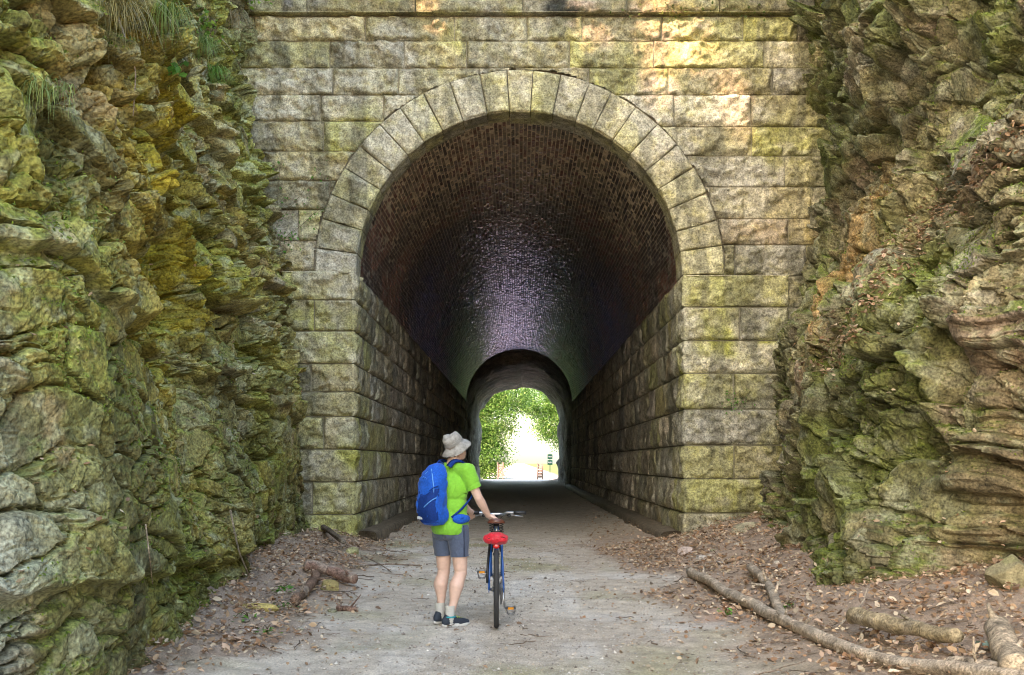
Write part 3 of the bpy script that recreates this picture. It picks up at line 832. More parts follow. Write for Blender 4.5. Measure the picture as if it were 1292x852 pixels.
# ------------------------------------------------------------------ trees
def tube_np(path, radii, seg=8, cap=True):
    path = np.asarray(path, float); n = len(path)
    radii = np.broadcast_to(np.asarray(radii, float), (n,))
    T = np.gradient(path, axis=0); T /= np.maximum(np.linalg.norm(T, axis=1, keepdims=True), 1e-9)
    up = np.array([0, 0, 1.]) if abs(T[0, 2]) < .9 else np.array([1., 0, 0])
    A = np.cross(T[0], up); A /= np.linalg.norm(A)
    V = []
    for i in range(n):
        A = A - T[i] * A.dot(T[i]); A /= max(np.linalg.norm(A), 1e-9)
        Bv = np.cross(T[i], A)
        a = np.linspace(0, 2 * np.pi, seg, endpoint=False)[:, None]
        V.append(path[i] + radii[i] * (np.cos(a) * A + np.sin(a) * Bv))
    V = np.concatenate(V)
    i = np.arange(n * seg).reshape(n, seg); j = np.roll(i, -1, 1)
    F = np.stack([i[:-1], j[:-1], j[1:], i[1:]], -1).reshape(-1, 4)
    if cap:
        V = np.concatenate([V, path[[0, -1]]]); c0, c1 = n * seg, n * seg + 1
        T3 = [(c0, j[0, k], i[0, k]) for k in range(seg)] + [(c1, i[-1, k], j[-1, k]) for k in range(seg)]
        return V, [F, np.array(T3)]
    return V, [F]

class Mesh:
    def __init__(s): s.V, s.Q, s.T, s.C, s.n = [], [], [], [], 0
    def add(s, V, Fs, col=(.5, .5, .5)):
        V = np.asarray(V, float)
        for F in (Fs if isinstance(Fs, list) else [Fs]):
            F = np.asarray(F)
            if len(F): (s.Q if F.shape[1] == 4 else s.T).append(F + s.n)
        c = np.asarray(col, float)
        s.C.append(np.broadcast_to(c, (len(V), 3)) if c.ndim == 1 else c)
        s.V.append(V); s.n += len(V); return s
    def tube(s, path, r, seg=8, col=(.5, .5, .5), cap=True):
        V, F = tube_np(path, r, seg, cap); return s.add(V, F, col)
    def build(s, name, mat, parent=None, smooth=True, origin=None):
        V = np.concatenate(s.V)
        if origin is not None: V = V - np.asarray(origin)
        F = ([np.concatenate(s.Q)] if s.Q else []) + ([np.concatenate(s.T)] if s.T else [])
        o = link(name, np_mesh(name, V, F, np.concatenate(s.C), smooth), mat, parent)
        if origin is not None and parent is None: o.location = origin
        return o

def leaf_cloud(centers, size, r, cols, spread_up=.5, asp=.55):
    """folded leaf per centre: 4 points, 2 faces meeting at the midrib"""
    n = len(centers)
    d = r.normal(size=(n, 3)); d /= np.linalg.norm(d, axis=1, keepdims=True)
    nn = r.normal(size=(n, 3)) * (1 - spread_up) + np.array([0, 0, 1.]) * spread_up
    d = d - nn * (d * nn).sum(1, keepdims=True) / np.maximum((nn * nn).sum(1, keepdims=True), 1e-6)
    d /= np.maximum(np.linalg.norm(d, axis=1, keepdims=True), 1e-6)
    sd_ = np.cross(nn, d); sd_ /= np.maximum(np.linalg.norm(sd_, axis=1, keepdims=True), 1e-6)
    nn = np.cross(d, sd_)
    L = (np.asarray(size) * r.uniform(.6, 1.3, n))[:, None]
    fold = r.uniform(-.05, .35, n)[:, None]
    a = centers - d * L * .5; b = centers + d * L * .5
    q = lambda sg, f, w: centers + d * L * f + sg * sd_ * L * asp * w + nn * L * fold * w + nn * L * r.uniform(-.10, .10, n)[:, None]
    V = np.stack([a, q(1, -.22, .42), q(1, .16, .46), b, q(-1, .16, .46), q(-1, -.22, .42)], 1).reshape(-1, 3)
    o = np.arange(n)[:, None] * 6
    F = np.concatenate([o + np.array([[0, 1, 2, 3]]), o + np.array([[0, 3, 4, 5]])])
    return V, F, np.repeat(cols, 6, 0)

GREENS = np.array([(.075, .125, .022), (.10, .165, .03), (.055, .10, .02), (.13, .19, .04)])
HAZE_GREENS = np.array([(.075, .19, .03), (.10, .24, .045), (.055, .15, .025), (.14, .27, .06)])  # leaf greens lightened to stand in for haze beyond the far mouth
def tree(loc, h, lobes, nleaf, lsize, seed, label, keep=None, lean=(0, 0), group=None, tr=.22, greens=GREENS):
    r = np.random.default_rng(seed)
    root = empty('broadleaf_tree', loc, 0, label, 'tree', group)
    t = np.linspace(0, 1, 9)
    trunk = np.stack([lean[0] * t ** 1.5 + .15 * np.sin(t * 5 + seed), lean[1] * t ** 1.5 + .12 * np.cos(t * 4 + seed) - .12, h * t - .4 * (1 - t)], -1)
    m = Mesh(); m.tube(trunk, tr * (1 - .75 * t), 10, (.13, .105, .08))
    for (c, rad) in lobes:
        c = np.array(c, float)
        k = int(np.clip(c[2] / h * 6, 2, 7)); s0 = trunk[k]
        tt = np.linspace(0, 1, 7)[:, None]
        p = s0 + (c - s0) * tt + np.array([0, 0, 1]) * (np.sin(tt * np.pi) * .3) + r.normal(0, .08, (7, 3)) * tt
        m.tube(p, .09 * tr / .22 * (1 - .8 * tt[:, 0]), 6, (.12, .10, .08))
        for q in range(3):
            e = c + r.normal(0, .5, 3) * np.array(rad)
            p2 = p[4] + (e - p[4]) * tt + r.normal(0, .05, (7, 3)) * tt
            m.tube(p2, .035 * tr / .22 * (1 - .8 * tt[:, 0]), 5, (.12, .10, .08))
    m.build('trunk', M_BARK, root)
    tot = sum(a[1][0] * a[1][1] * a[1][2] for a in lobes)
    cen, col = [], []
    for (c, rad) in lobes:
        c = np.array(c, float); rad = np.array(rad, float)
        n = int(nleaf * rad.prod() / tot); nc = max(6, n // 45)
        q = r.normal(size=(nc, 3)); q /= np.linalg.norm(q, axis=1, keepdims=True)
        q = c + q * rad * r.uniform(.35, 1, (nc, 1)) ** .6
        idx = r.integers(nc, size=n)
        p = q[idx] + r.normal(0, 1, (n, 3)) * (lsize * 1.6 + .13 * rad.min()) * np.array([1, 1, .6])
        g = greens[r.integers(len(greens), size=nc)] * r.uniform(.75, 1.25, (nc, 1))
        cen.append(p); col.append(g[idx] * r.uniform(.75, 1.25, (n, 1)))
    cen = np.concatenate(cen); col = np.concatenate(col)
    if keep is not None:
        ok = keep(cen + np.array(loc)); cen, col = cen[ok], col[ok]
    V, F, C = leaf_cloud(cen, lsize, r, col)
    link('crown', np_mesh('crown', V, F, C, smooth=False), M_LEAF, root)
    return root

# beyond the far mouth
tree((-5.6, 90, -.3), 8.5, [((2.4, 0, 2.6), (2.3, 2, 2.3)), ((3.2, .5, 5.6), (2.4, 2, 2.0)), ((.5, 1, 7.2), (3, 2.5, 2.2)), ((4.6, 1, 7.6), (2.3, 2, 1.3)), ((2.0, -1, .9), (1.8, 1.2, 1.2)), ((1.2, 0, 4.4), (2.2, 2, 2))],
     52000, .17, 11, 'bright green leafy tree filling the left of the far tunnel mouth', lean=(1.2, 0), greens=HAZE_GREENS)
tree((5.5, 98, -.3), 9.5, [((-2.2, 0, 5.4), (1.9, 2, 1.7)), ((-3.6, .5, 7.6), (2.2, 2, 1.6)), ((0, 0, 7.5), (3, 2.5, 2.4)), ((-1.0, -1, 3.6), (1.2, 1.2, .8))],
     36000, .17, 12, 'green tree leaning in from the right beyond the far tunnel mouth', lean=(-1.2, 0), greens=HAZE_GREENS)
tree((-9, 108, -.3), 11, [((3.5, 0, 4), (3, 3, 3)), ((5, 0, 8.2), (3.2, 3, 2)), ((1, 0, 9), (4, 3, 3))], 9000, .28, 13,
     'paler tree further down the trail behind the bright green one', lean=(1, 0), greens=GREENS * 1.25)
tree((11, 118, -.3), 12, [((-3, 0, 6), (3, 3, 3)), ((-4.5, 0, 9.5), (3.2, 3, 2)), ((0, 0, 9), (4, 3, 3))], 8000, .28, 14,
     'pale hazy tree farthest along the right of the trail', lean=(-1, 0), greens=GREENS * 1.25)

# unseen trees on the cliff top behind the eye: crowns shaped to keep the sun off the cutting but for a few flecks
SL = np.array([.492, .587, -.643])
PATCH = [(1.62, 9.0, .28, .30), (1.55, 8.5, .16, .2), (2.68, 8.95, .34, .42), (2.75, 8.2, .28, .6), (3.4, 8.75, .30, .38), (4.15, 8.0, .24, .42), (4.2, 7.2, .2, .3),
         (-1.15, 9.3, .3, .36), (-.7, 8.6, .2, .22), (2.45, 7.45, .12, .2), (2.75, 9.6, .3, .2), (.5, 9.2, .15, .12), (-2.6, 8.1, .1, .12), (3.5, 7.7, .14, .18)]
def shade_keep(P):  # cuts crown gaps along the sun's path, so flecks land on the wall
    t = (18 - P[:, 1]) / SL[1]
    x = P[:, 0] + SL[0] * t; z = P[:, 2] + SL[2] * t
    n = fbm(x * 2.2, z * 2.2, x * 0, 3, 141)
    ok = np.ones(len(P), bool)
    for (cx, cz, rx, rz) in PATCH:
        cx = cx - .32
        ok &= ((x - cx) / (rx + .10)) ** 2 + ((z - cz) / (rz + .10)) ** 2 + .5 * n > 1.0
    return ok
SHADE = 'unseen shade trees on the cliff top'
for k, (x, y, zc, rx, rz) in enumerate([(-10.5, 12, 15.5, 5.4, 5.4), (-10.5, 5, 20, 6, 7.5), (-11, -1.5, 24, 6.5, 9), (-11.5, -9, 24.5, 6.4, 9.5), (-12, -16, 25, 6.4, 9.5)]):
    base = 9.5 - .28 * max(0, 12 - y) * .5
    c = zc - base
    tree((x, y, base), c + rz * .6, [((0, 0, c), (rx * .75, rx * .8, rz * .8)), ((1, 2.5, c - 2), (rx * .55, rx * .5, rz * .5)), ((-.5, -2.5, c - 2.5), (rx * .55, rx * .5, rz * .5)),
         ((.5, 1, c + 2.5), (rx * .55, rx * .6, rz * .5)), ((1.2, -1, c - 4), (rx * .5, rx * .6, rz * .4)), ((.6, .5, c - .6), (rx * .35, rx * .95, rz * .9))], 15000, .58, 60 + k,
         'tall dense unseen shade tree on the cliff top, gapped for sun flecks', shade_keep, group=SHADE, tr=.3)

# ------------------------------------------------------------------ trail furniture beyond the mouth
M_WOOD = rock_mat('grey_brown_boards', 8., 40., .3, .4, .4, .006)
def box_np(x0, x1, y0, y1, z0, z1):
    V = np.array([(x, y, z) for x in (x0, x1) for y in (y0, y1) for z in (z0, z1)], float)
    F = np.array([(0, 1, 3, 2), (4, 6, 7, 5), (0, 4, 5, 1), (2, 3, 7, 6), (1, 5, 7, 3), (0, 2, 6, 4)])
    return V, F
def gate_wing(x, y, s, label):
    root = empty('gate_wing', (x, y, 0), 0, label, 'gate')
    m = Mesh()
    for k in range(5):
        m.add(*box_np(-.22, .22, -.02 + .001 * k, .02, .15 + k * .24, .35 + k * .24), (.24, .19, .165))
    m.build('board_panel', M_WOOD, root, smooth=False)
    for sx in (-1, 1):
        m = Mesh(); m.add(*box_np(sx * .22 - .06, sx * .22 + .06, -.085, .08, -.1, 1.45), (.19, .16, .14)); m.build('post', M_WOOD, root, smooth=False)
gate_wing(-1.62, 88, -1, 'brown slatted wooden gate wing left of the bright trail beyond the tunnel')
gate_wing(1.80, 88, 1, 'brown slatted wooden gate wing beside the green signpost')
M_SIGNG = plain('sign_green', (.015, .16, .09), .5); M_SIGNW = plain('sign_white', (.75, .76, .74), .5); M_STEEL = plain('post_steel', (.22, .22, .22), .5, .6)
def signpost():
    root = empty('signpost', (2.62, 87, 0), 0, 'signpost with two small green and white plates right of the far trail', 'sign')
    m = Mesh(); m.tube([(0, 0, -.1), (0, 0, 2.35)], .035, 8); m.build('post', M_STEEL, root)
    for z, mm in ((1.95, M_SIGNG), (1.45, M_SIGNG)):
        q = Mesh(); q.add(*box_np(-.21, .21, -.06, -.04, z - .2, z + .2)); p = q.build('plate', mm, root, smooth=False)
        q = Mesh(); q.add(*box_np(-.17, .17, -.064, -.061, z - .05, z + .07)); q.build('panel', M_SIGNW, p, smooth=False)
signpost()
# ------------------------------------------------------------------ figure helpers
def cone_np(p0, r0, p1, r1, seg=16, rings=5):
    """closed round cone between two points"""
    p0, p1 = np.array(p0, float), np.array(p1, float)
    d = p1 - p0; L = max(np.linalg.norm(d), 1e-6); d /= L
    up = np.array([0, 0, 1.]) if abs(d[2]) < .9 else np.array([0, 1., 0])
    A = np.cross(d, up); A /= np.linalg.norm(A); Bv = np.cross(d, A)
    prof = [(-r0 * math.cos(t), r0 * math.sin(t)) for t in np.linspace(.15, np.pi / 2, rings)] + \
           [(L + r1 * math.sin(t), r1 * math.cos(t)) for t in np.linspace(0, np.pi / 2 - .15, rings)]
    a = np.linspace(0, 2 * np.pi, seg, endpoint=False)[:, None]
    V = np.concatenate([p0 + d * x + rad * (np.cos(a) * A + np.sin(a) * Bv) for x, rad in prof] + [[p0 - d * r0], [p1 + d * r1]])
    n = len(prof); i = np.arange(n * seg).reshape(n, seg); j = np.roll(i, -1, 1)
    F = np.stack([i[:-1], j[:-1], j[1:], i[1:]], -1).reshape(-1, 4)[:, ::-1]
    T = np.array([(n * seg, i[0, k], j[0, k]) for k in range(seg)] + [(n * seg + 1, j[-1, k], i[-1, k]) for k in range(seg)])[:, ::-1]
    return V, [F, T]

def ell_np(c, rad, rot=None, seg=20, rings=12):
    t = np.linspace(.08, np.pi - .08, rings); a = np.linspace(0, 2 * np.pi, seg, endpoint=False)
    T, A = np.meshgrid(t, a, indexing='ij')
    V = np.stack([np.sin(T) * np.cos(A), np.sin(T) * np.sin(A), np.cos(T)], -1).reshape(-1, 3)
    V = np.concatenate([V, [[0, 0, 1], [0, 0, -1]]]) * np.array(rad)
    if rot is not None: V = V @ np.array(rot).T
    V = V + np.array(c)
    i = np.arange(rings * seg).reshape(rings, seg); j = np.roll(i, -1, 1)
    F = np.stack([i[:-1], i[1:], j[1:], j[:-1]], -1).reshape(-1, 4)
    n = rings * seg
    T3 = np.array([(n, i[0, k], j[0, k]) for k in range(seg)] + [(n + 1, j[-1, k], i[-1, k]) for k in range(seg)])
    return V, [F, T3]

def rotm(rx=0, ry=0, rz=0):
    return np.array(Matrix.Rotation(rz, 3, 'Z') @ Matrix.Rotation(ry, 3, 'Y') @ Matrix.Rotation(rx, 3, 'X'))

def fuse(name, prims, mat, parent, voxel=.007, smooth=6, cuts=(), thick=None, disp=None):
    """union of closed primitives -> one continuous skin; cuts = (point, normal): the side the normal points to is removed"""
    V, Q, T, n = [], [], [], 0
    for v, fs in prims:
        V.append(v)
        for f in fs: (Q if f.shape[1] == 4 else T).append(f + n)
        n += len(v)
    me = np_mesh(name + '_src', np.concatenate(V), [np.concatenate(Q), np.concatenate(T)])
    o = bpy.data.objects.new(name + '_src', me); COL.objects.link(o)
    m = o.modifiers.new('r', 'REMESH'); m.mode = 'VOXEL'; m.voxel_size = voxel
    if smooth:
        s = o.modifiers.new('s', 'SMOOTH'); s.factor = .5; s.iterations = smooth
    dg = bpy.context.evaluated_depsgraph_get()
    out = bpy.data.meshes.new_from_object(o.evaluated_get(dg))
    bpy.data.objects.remove(o); bpy.data.meshes.remove(me)
    bm = bmesh.new(); bm.from_mesh(out)
    for p, nn in cuts:
        bmesh.ops.bisect_plane(bm, geom=bm.verts[:] + bm.edges[:] + bm.faces[:], plane_co=p, plane_no=nn, clear_outer=True)
    if thick:
        bmesh.ops.recalc_face_normals(bm, faces=bm.faces[:])
        bmesh.ops.solidify(bm, geom=bm.faces[:], thickness=thick)
    if disp is not None:
        bm.normal_update()
        co = np.array([v.co for v in bm.verts]); no = np.array([v.normal for v in bm.verts])
        d = disp(co)
        for v, c in zip(bm.verts, co + no * d[:, None]): v.co = c
    for f in bm.faces: f.smooth = True
    bm.to_mesh(out); bm.free()
    out.name = name
    return link(name, out, mat, parent)

M_SKIN = plain('skin', (.72, .49, .39), .5, vary=.08, scale=25)
M_SHIRT = plain('lime_shirt', (.22, .55, .035), .8, bump=.25, scale=60, vary=.08, sheen=.2)
M_SHORT = plain('slate_shorts', (.08, .105, .17), .8, bump=.25, scale=90, vary=.12, sheen=.2)
M_SHORTD = plain('dark_seam', (.035, .045, .08), .8)
M_HAT = plain('stone_hat', (.33, .32, .29), .85, bump=.4, scale=28, vary=.32)
M_HATB = plain('hat_band', (.27, .26, .24), .85)
M_HAIR = plain('grey_hair', (.20, .17, .14), .7, bump=.6, scale=200)
M_PACK = plain('pack_blue', (.012, .10, .52), .8, bump=.6, scale=70, vary=.2, sheen=.1, spec=.25)
M_PACKD = plain('pack_navy', (.006, .035, .20), .8, bump=.5, scale=70, vary=.2, spec=.25)
M_PACKL = plain('pack_piping', (.10, .30, .72), .5)
M_REFL = plain('pale_tab', (.55, .60, .66), .4)
M_ORANGE = plain('coral_fob', (.80, .10, .04), .5)
M_SOCK = plain('grey_sock', (.55, .54, .50), .9, bump=.5, scale=180)
M_SHOE = plain('dark_shoe', (.022, .032, .05), .7, bump=.4, scale=150)
M_SOLE = plain('pale_sole', (.62, .62, .60), .6)
M_LIME = plain('lime_lace', (.45, .65, .03), .6)
M_TEAL = plain('teal_sock_trim', (.03, .35, .42), .8)
M_EYE = plain('eye_white', (.7, .7, .68), .3)

YAW = R(38)
MX, MY = -.632, 9.40
man = empty('person', (MX, MY, 0), -YAW, 'man in green shirt and grey sun hat with blue backpack, seen from behind beside bicycle', 'person')
MG = float(gz(MX, MY))
cs, sn = math.cos(YAW), math.sin(YAW)
def ml(X, Y, z):       # world point to the man's own frame (x his right, y forward)
    dx, dy = X - MX, Y - MY
    return np.array([dx * cs - dy * sn, dx * sn + dy * cs, z])

hipR, hipL = np.array([.088, .0, .90]), np.array([-.088, .0, .90])
ankR = np.array([.085, -.10, .095]); ankL = np.array([-.128, .0, .095])
kneeR = np.array([.098, .035, .49]); kneeL = np.array([-.118, .04, .49])
shR, shL = np.array([.185, .02, 1.415]), np.array([-.175, .05, 1.41])
wriR = ml(-.285, 9.44, 1.005); elbR = np.array([.262, .09, 1.175])
wriL = ml(-.475, 9.905, 1.02); elbL = np.array([-.20, .27, 1.19])
neck0, neck1 = np.array([0, .01, 1.43]), np.array([.015, .035, 1.535])
headc = np.array([.02, .055, 1.625])
HYAW, HPIT = R(-4), R(14)                 # head turned further right, tipped back
Rh = rotm(0, 0, HYAW) @ rotm(HPIT, 0, 0)
def hp(v): return headc + Rh @ np.array(v, float)

def hand(w, d, palm_n, curl, side, k):
    """palm and five separate fingers; d = direction of fingers, palm_n = way the palm faces"""
    d = np.array(d, float); d /= np.linalg.norm(d)
    pn = np.array(palm_n, float); pn -= d * pn.dot(d); pn /= np.linalg.norm(pn)
    s = np.cross(d, pn) * side          # towards the thumb
    P = []
    for q in (-.028, -.009, .010, .028):
        P.append(cone_np(w + s * q * .6, .016, w + d * .085 + s * q, .0125, 10, 4))
    P.append(ell_np(w + d * .045, (.036, .036, .03)))
    for i, (q, L) in enumerate(((.030, .070), (.0105, .080), (-.0095, .074), (-.029, .058))):
        b = w + d * .085 + s * q
        dirs = d; p = b; seg = (L * .45, L * .32, L * .23)
        for j, l in enumerate(seg):
            a = curl[j]
            dirs = dirs * math.cos(a) + pn * math.sin(a); dirs /= np.linalg.norm(dirs)
            p2 = p + dirs * l
            P.append(cone_np(p, .0098 - .001 * j, p2, .0090 - .001 * j, 10, 4)); p = p2
    t0 = w + d * .025 + s * .03; t1 = t0 + (d * .55 + s * .65 + pn * .35) * .042; t2 = t1 + (d * .8 + s * .1 + pn * .6) * .036
    P += [cone_np(t0, .015, t1, .0115, 10, 4), cone_np(t1, .0115, t2, .009, 10, 4)]
    return P

dR = ml(MX + .60, MY + .55, 0) - ml(MX, MY, 0); dR[2] = -.30
dL = ml(MX + .10, MY + 1.0, 0) - ml(MX, MY, 0); dL[2] = -.15
body = []
# legs: thigh, knee, calf that swells behind the shin, ankle
for h, k, a, sx in ((hipR, kneeR, ankR, 1), (hipL, kneeL, ankL, -1)):
    body += [cone_np(h, .090, k + (h - k) * .12, .064), cone_np(k, .059, k + (a - k) * .14, .056)]
    c1 = k + (a - k) * .30 + np.array([.004 * sx, -.022, 0])
    body += [cone_np(k + (a - k) * .05, .053, c1, .067), cone_np(c1, .067, k + (a - k) * .64, .040), cone_np(k + (a - k) * .58, .041, a, .033)]
    body += [ell_np(k + np.array([0, .030, .0]), (.038, .03, .045)), cone_np(a, .036, a + np.array([.03 * sx, .10, -.05]), .03)]
body += [ell_np((0, -.01, .93), (.165, .115, .12)), ell_np((0, .0, 1.08), (.145, .105, .15)), ell_np((0, .0, 1.28), (.165, .115, .17)),
         cone_np(shR, .062, shL, .062), cone_np(neck0, .062, neck1, .055)]
for s_, e, w_ in ((shR, elbR, wriR), (shL, elbL, wriL)):
    f1 = e + (w_ - e) * .28
    body += [cone_np(s_, .056, e + (s_ - e) * .25, .043), cone_np(e + (s_ - e) * .3, .043, e, .040), cone_np(e, .040, f1, .043), cone_np(f1, .043, w_, .027)]
body += hand(wriR, dR, np.array([0, 0, -1.]) + .2 * dR, (.25, .55, .5), 1 * -1, 0)
body += hand(wriL, dL, np.array([0, 0, -1.]), (.75, 1.0, .8), 1, 1)
# head: skull, jaw, nose, ears
body += [ell_np(hp((0, -.008, .03)), (.076, .098, .092), Rh), ell_np(hp((0, .03, -.045)), (.060, .072, .075), Rh), ell_np(hp((0, .055, -.095)), (.035, .035, .026), Rh),
         cone_np(hp((0, .098, .01)), .010, hp((0, .118, -.028)), .014, 10, 4), ell_np(hp((0, .094, -.062)), (.024, .012, .010), Rh), ell_np(hp((0, .086, .022)), (.05, .02, .012), Rh)]
for sx in (-1, 1):
    body += [ell_np(hp((.078 * sx, -.012, -.008)), (.011, .022, .034), Rh @ rotm(R(-12), 0, R(-20 * sx)))]
fuse('body', body, M_SKIN, man, voxel=.0058, smooth=5)
for sx in (-1, 1):
    e = Mesh(); V, F = ell_np(hp((.031 * sx, .083, .003)), (.012, .010, .010), Rh, 10, 7); e.add(V, F); e.build('eye', M_EYE, man)
fuse('hair', [ell_np(hp((0, -.022, .025)), (.080, .092, .085), Rh), ell_np(hp((0, -.055, -.035)), (.058, .045, .045), Rh)], M_HAIR, man, voxel=.008,
     cuts=[(hp((0, .04, 0)), Rh @ np.array([0, 1., -.3]))], disp=lambda c: .003 * fbm(c[:, 0] * 90, c[:, 1] * 90, c[:, 2] * 40, 2, 161))

# T-shirt: torso and short sleeves, cut clean at hem, cuffs and neck
def fold(amp, sx, sz, seed):
    def f(c):
        n = fbm(c[:, 0] * sx, c[:, 1] * sx, c[:, 2] * sz + c[:, 0] * 5, 3, seed)
        q = fbm(c[:, 0] * sx * .8, c[:, 1] * sx * .8, c[:, 2] * sz * 1.5 - c[:, 0] * 8, 2, seed + 3)
        return amp * (.55 * n + .35) - amp * .35 * np.exp(-(q / .12) ** 2)
    return f
slR = shR + (elbR - shR) * .66; slL = shL + (elbL - shL) * .62
shirt = [ell_np((0, -.014, .91), (.183, .152, .14)), ell_np((0, -.003, .98), (.180, .138, .15)), ell_np((0, .0, 1.08), (.170, .128, .17)), ell_np((0, .0, 1.26), (.182, .132, .185)),
         cone_np(shR + (0, 0, .004), .073, shL + (0, 0, .004), .073), cone_np((.06, 0, 1.45), .055, (-.06, .01, 1.45), .055),
         cone_np(shR, .072, slR, .067), cone_np(shL, .072, slL, .066), cone_np(slR, .067, slR + (elbR - shR) * .2, .066), cone_np(slL, .066, slL + (elbL - shL) * .2, .066)]
cR = elbR - shR; cL = elbL - shL
def shirt_obj():
    o = fuse('shirt', shirt, M_SHIRT, man, voxel=.0075, smooth=6, cuts=[((0, 0, .852), (.0, .06, -1)), ((0, 0, 1.487), (0, .25, 1))], disp=fold(.012, 9, 6, 163))
    bm = bmesh.new(); bm.from_mesh(o.data); bm.normal_update()
    # cuffs: drop faces of the sleeve tips beyond the cuff planes
    for sl, d, sh in ((slR, cR, shR), (slL, cL, shL)):
        dn = Vector(d).normalized()
        near = [f for f in bm.faces if (f.calc_center_median() - Vector(sl)).length < .16]
        geom = list({v for f in near for v in f.verts}) + list({e for f in near for e in f.edges}) + near
        res = bmesh.ops.bisect_plane(bm, geom=geom, plane_co=sl, plane_no=dn)
        kill = []
        for f in bm.faces:
            v = f.calc_center_median() - Vector(sl); ax_ = v.dot(dn); rad = v - dn * ax_
            if 1e-4 < ax_ < .13 and rad.length < .10 and f.normal.dot(rad.normalized() * .8 + dn * .6) > .1: kill.append(f)
        bmesh.ops.delete(bm, geom=kill, context='FACES')
    bm.to_mesh(o.data); bm.free()
    s = Mesh()
    return o
so_ = shirt_obj()

# shorts with a dark side seam
kr = .40
shorts = [ell_np((0, -.012, .90), (.160, .118, .10)), ell_np((0.055, -.045, .855), (.092, .086, .075)), ell_np((-.055, -.045, .855), (.092, .086, .075))]
for h, k in ((hipR, kneeR), (hipL, kneeL)):
    shorts += [cone_np(h, .103, h + (k - h) * .5, .087), cone_np(h + (k - h) * .5, .087, h + (k - h) * .9, .082)]
sh_o = fuse('shorts', shorts, M_SHORT, man, voxel=.0075, smooth=5, cuts=[((0, 0, .638), (0, .05, -1)), ((0, 0, .93), (0, 0, 1))], disp=fold(.008, 12, 9, 165))
for sx in (-1, 1):
    m = Mesh(); pts = []
    for t in np.linspace(0, 1, 9):
        h, k = (hipR, kneeR) if sx > 0 else (hipL, kneeL)
        c = h + (k - h) * (t * .62); pts.append(c + np.array([sx * (.100 - .018 * t), -.028, .02 * (1 - t)]))
    m.tube(pts, .006, 6); m.build('side_seam', M_SHORTD, sh_o)

# sun hat: soft crown, band, wide wavy brim
def hat():
    o = empty('sun_hat_frame')
    bpy.data.objects.remove(o)
    n = 56; a = np.linspace(0, 2 * np.pi, n, endpoint=False)
    ct = hp((0, -.015, .045)); Rt = Rh @ rotm(R(16), R(-4), 0)
    def ring(r, z, wav=0., sag=0.):
        zz = z + wav * np.sin(a * 2 + .6) - sag * np.cos(a) ** 2
        return ct + np.stack([r * np.cos(a) * .84, r * np.sin(a) * .97, zz], -1) @ Rt.T
    prof = [(.155, -.048, .010, .022), (.158, -.044, .010, .022), (.130, -.026, .007, .012), (.106, -.008, .002, .004), (.098, .004, 0, 0), (.096, .03, 0, 0), (.093, .058, 0, 0), (.084, .080, .003, 0), (.064, .092, .004, 0), (.035, .094, .004, 0), (.006, .091, 0, 0)]
    V = np.concatenate([ring(*p) for p in prof]); k = len(prof)
    V = V + .009 * np.stack([fbm(V[:, 0] * 22, V[:, 1] * 30, V[:, 2] * 30 + q * 9, 2, 171) for q in range(3)], -1)
    i = np.arange(k * n).reshape(k, n); j = np.roll(i, -1, 1)
    F = np.stack([i[:-1], j[:-1], j[1:], i[1:]], -1).reshape(-1, 4)
    m = Mesh(); m.add(V, F)
    # underside of the brim
    und = [(.155, -.050, .010, .022), (.128, -.031, .007, .012), (.104, -.013, .002, .004), (.092, .0, 0, 0)]
    V2 = np.concatenate([ring(*p) for p in und]); i2 = np.arange(4 * n).reshape(4, n); j2 = np.roll(i2, -1, 1)
    m.add(V2, np.stack([i2[:-1], i2[1:], j2[1:], j2[:-1]], -1).reshape(-1, 4))
    h = m.build('sun_hat', M_HAT, man)
    b = Mesh(); Vb = np.concatenate([ring(.1015, .006), ring(.1020, .016), ring(.1000, .026)]); ib = np.arange(3 * n).reshape(3, n); jb = np.roll(ib, -1, 1)
    b.add(Vb, np.stack([ib[:-1], jb[:-1], jb[1:], ib[1:]], -1).reshape(-1, 4)); b.build('hat_band', M_HATB, h)
    for q in (-.6, 2.5):
        m2 = Mesh()
        for z0 in (.045, .058):
            c = ct + np.array([.094 * math.cos(q) * .9, .094 * math.sin(q) * 1.04, z0]) @ Rt.T
            V3, F3 = ell_np(c, (.004, .004, .004), None, 8, 6); m2.add(V3, F3)
        m2.build('eyelet', M_HATB, h)
hat()

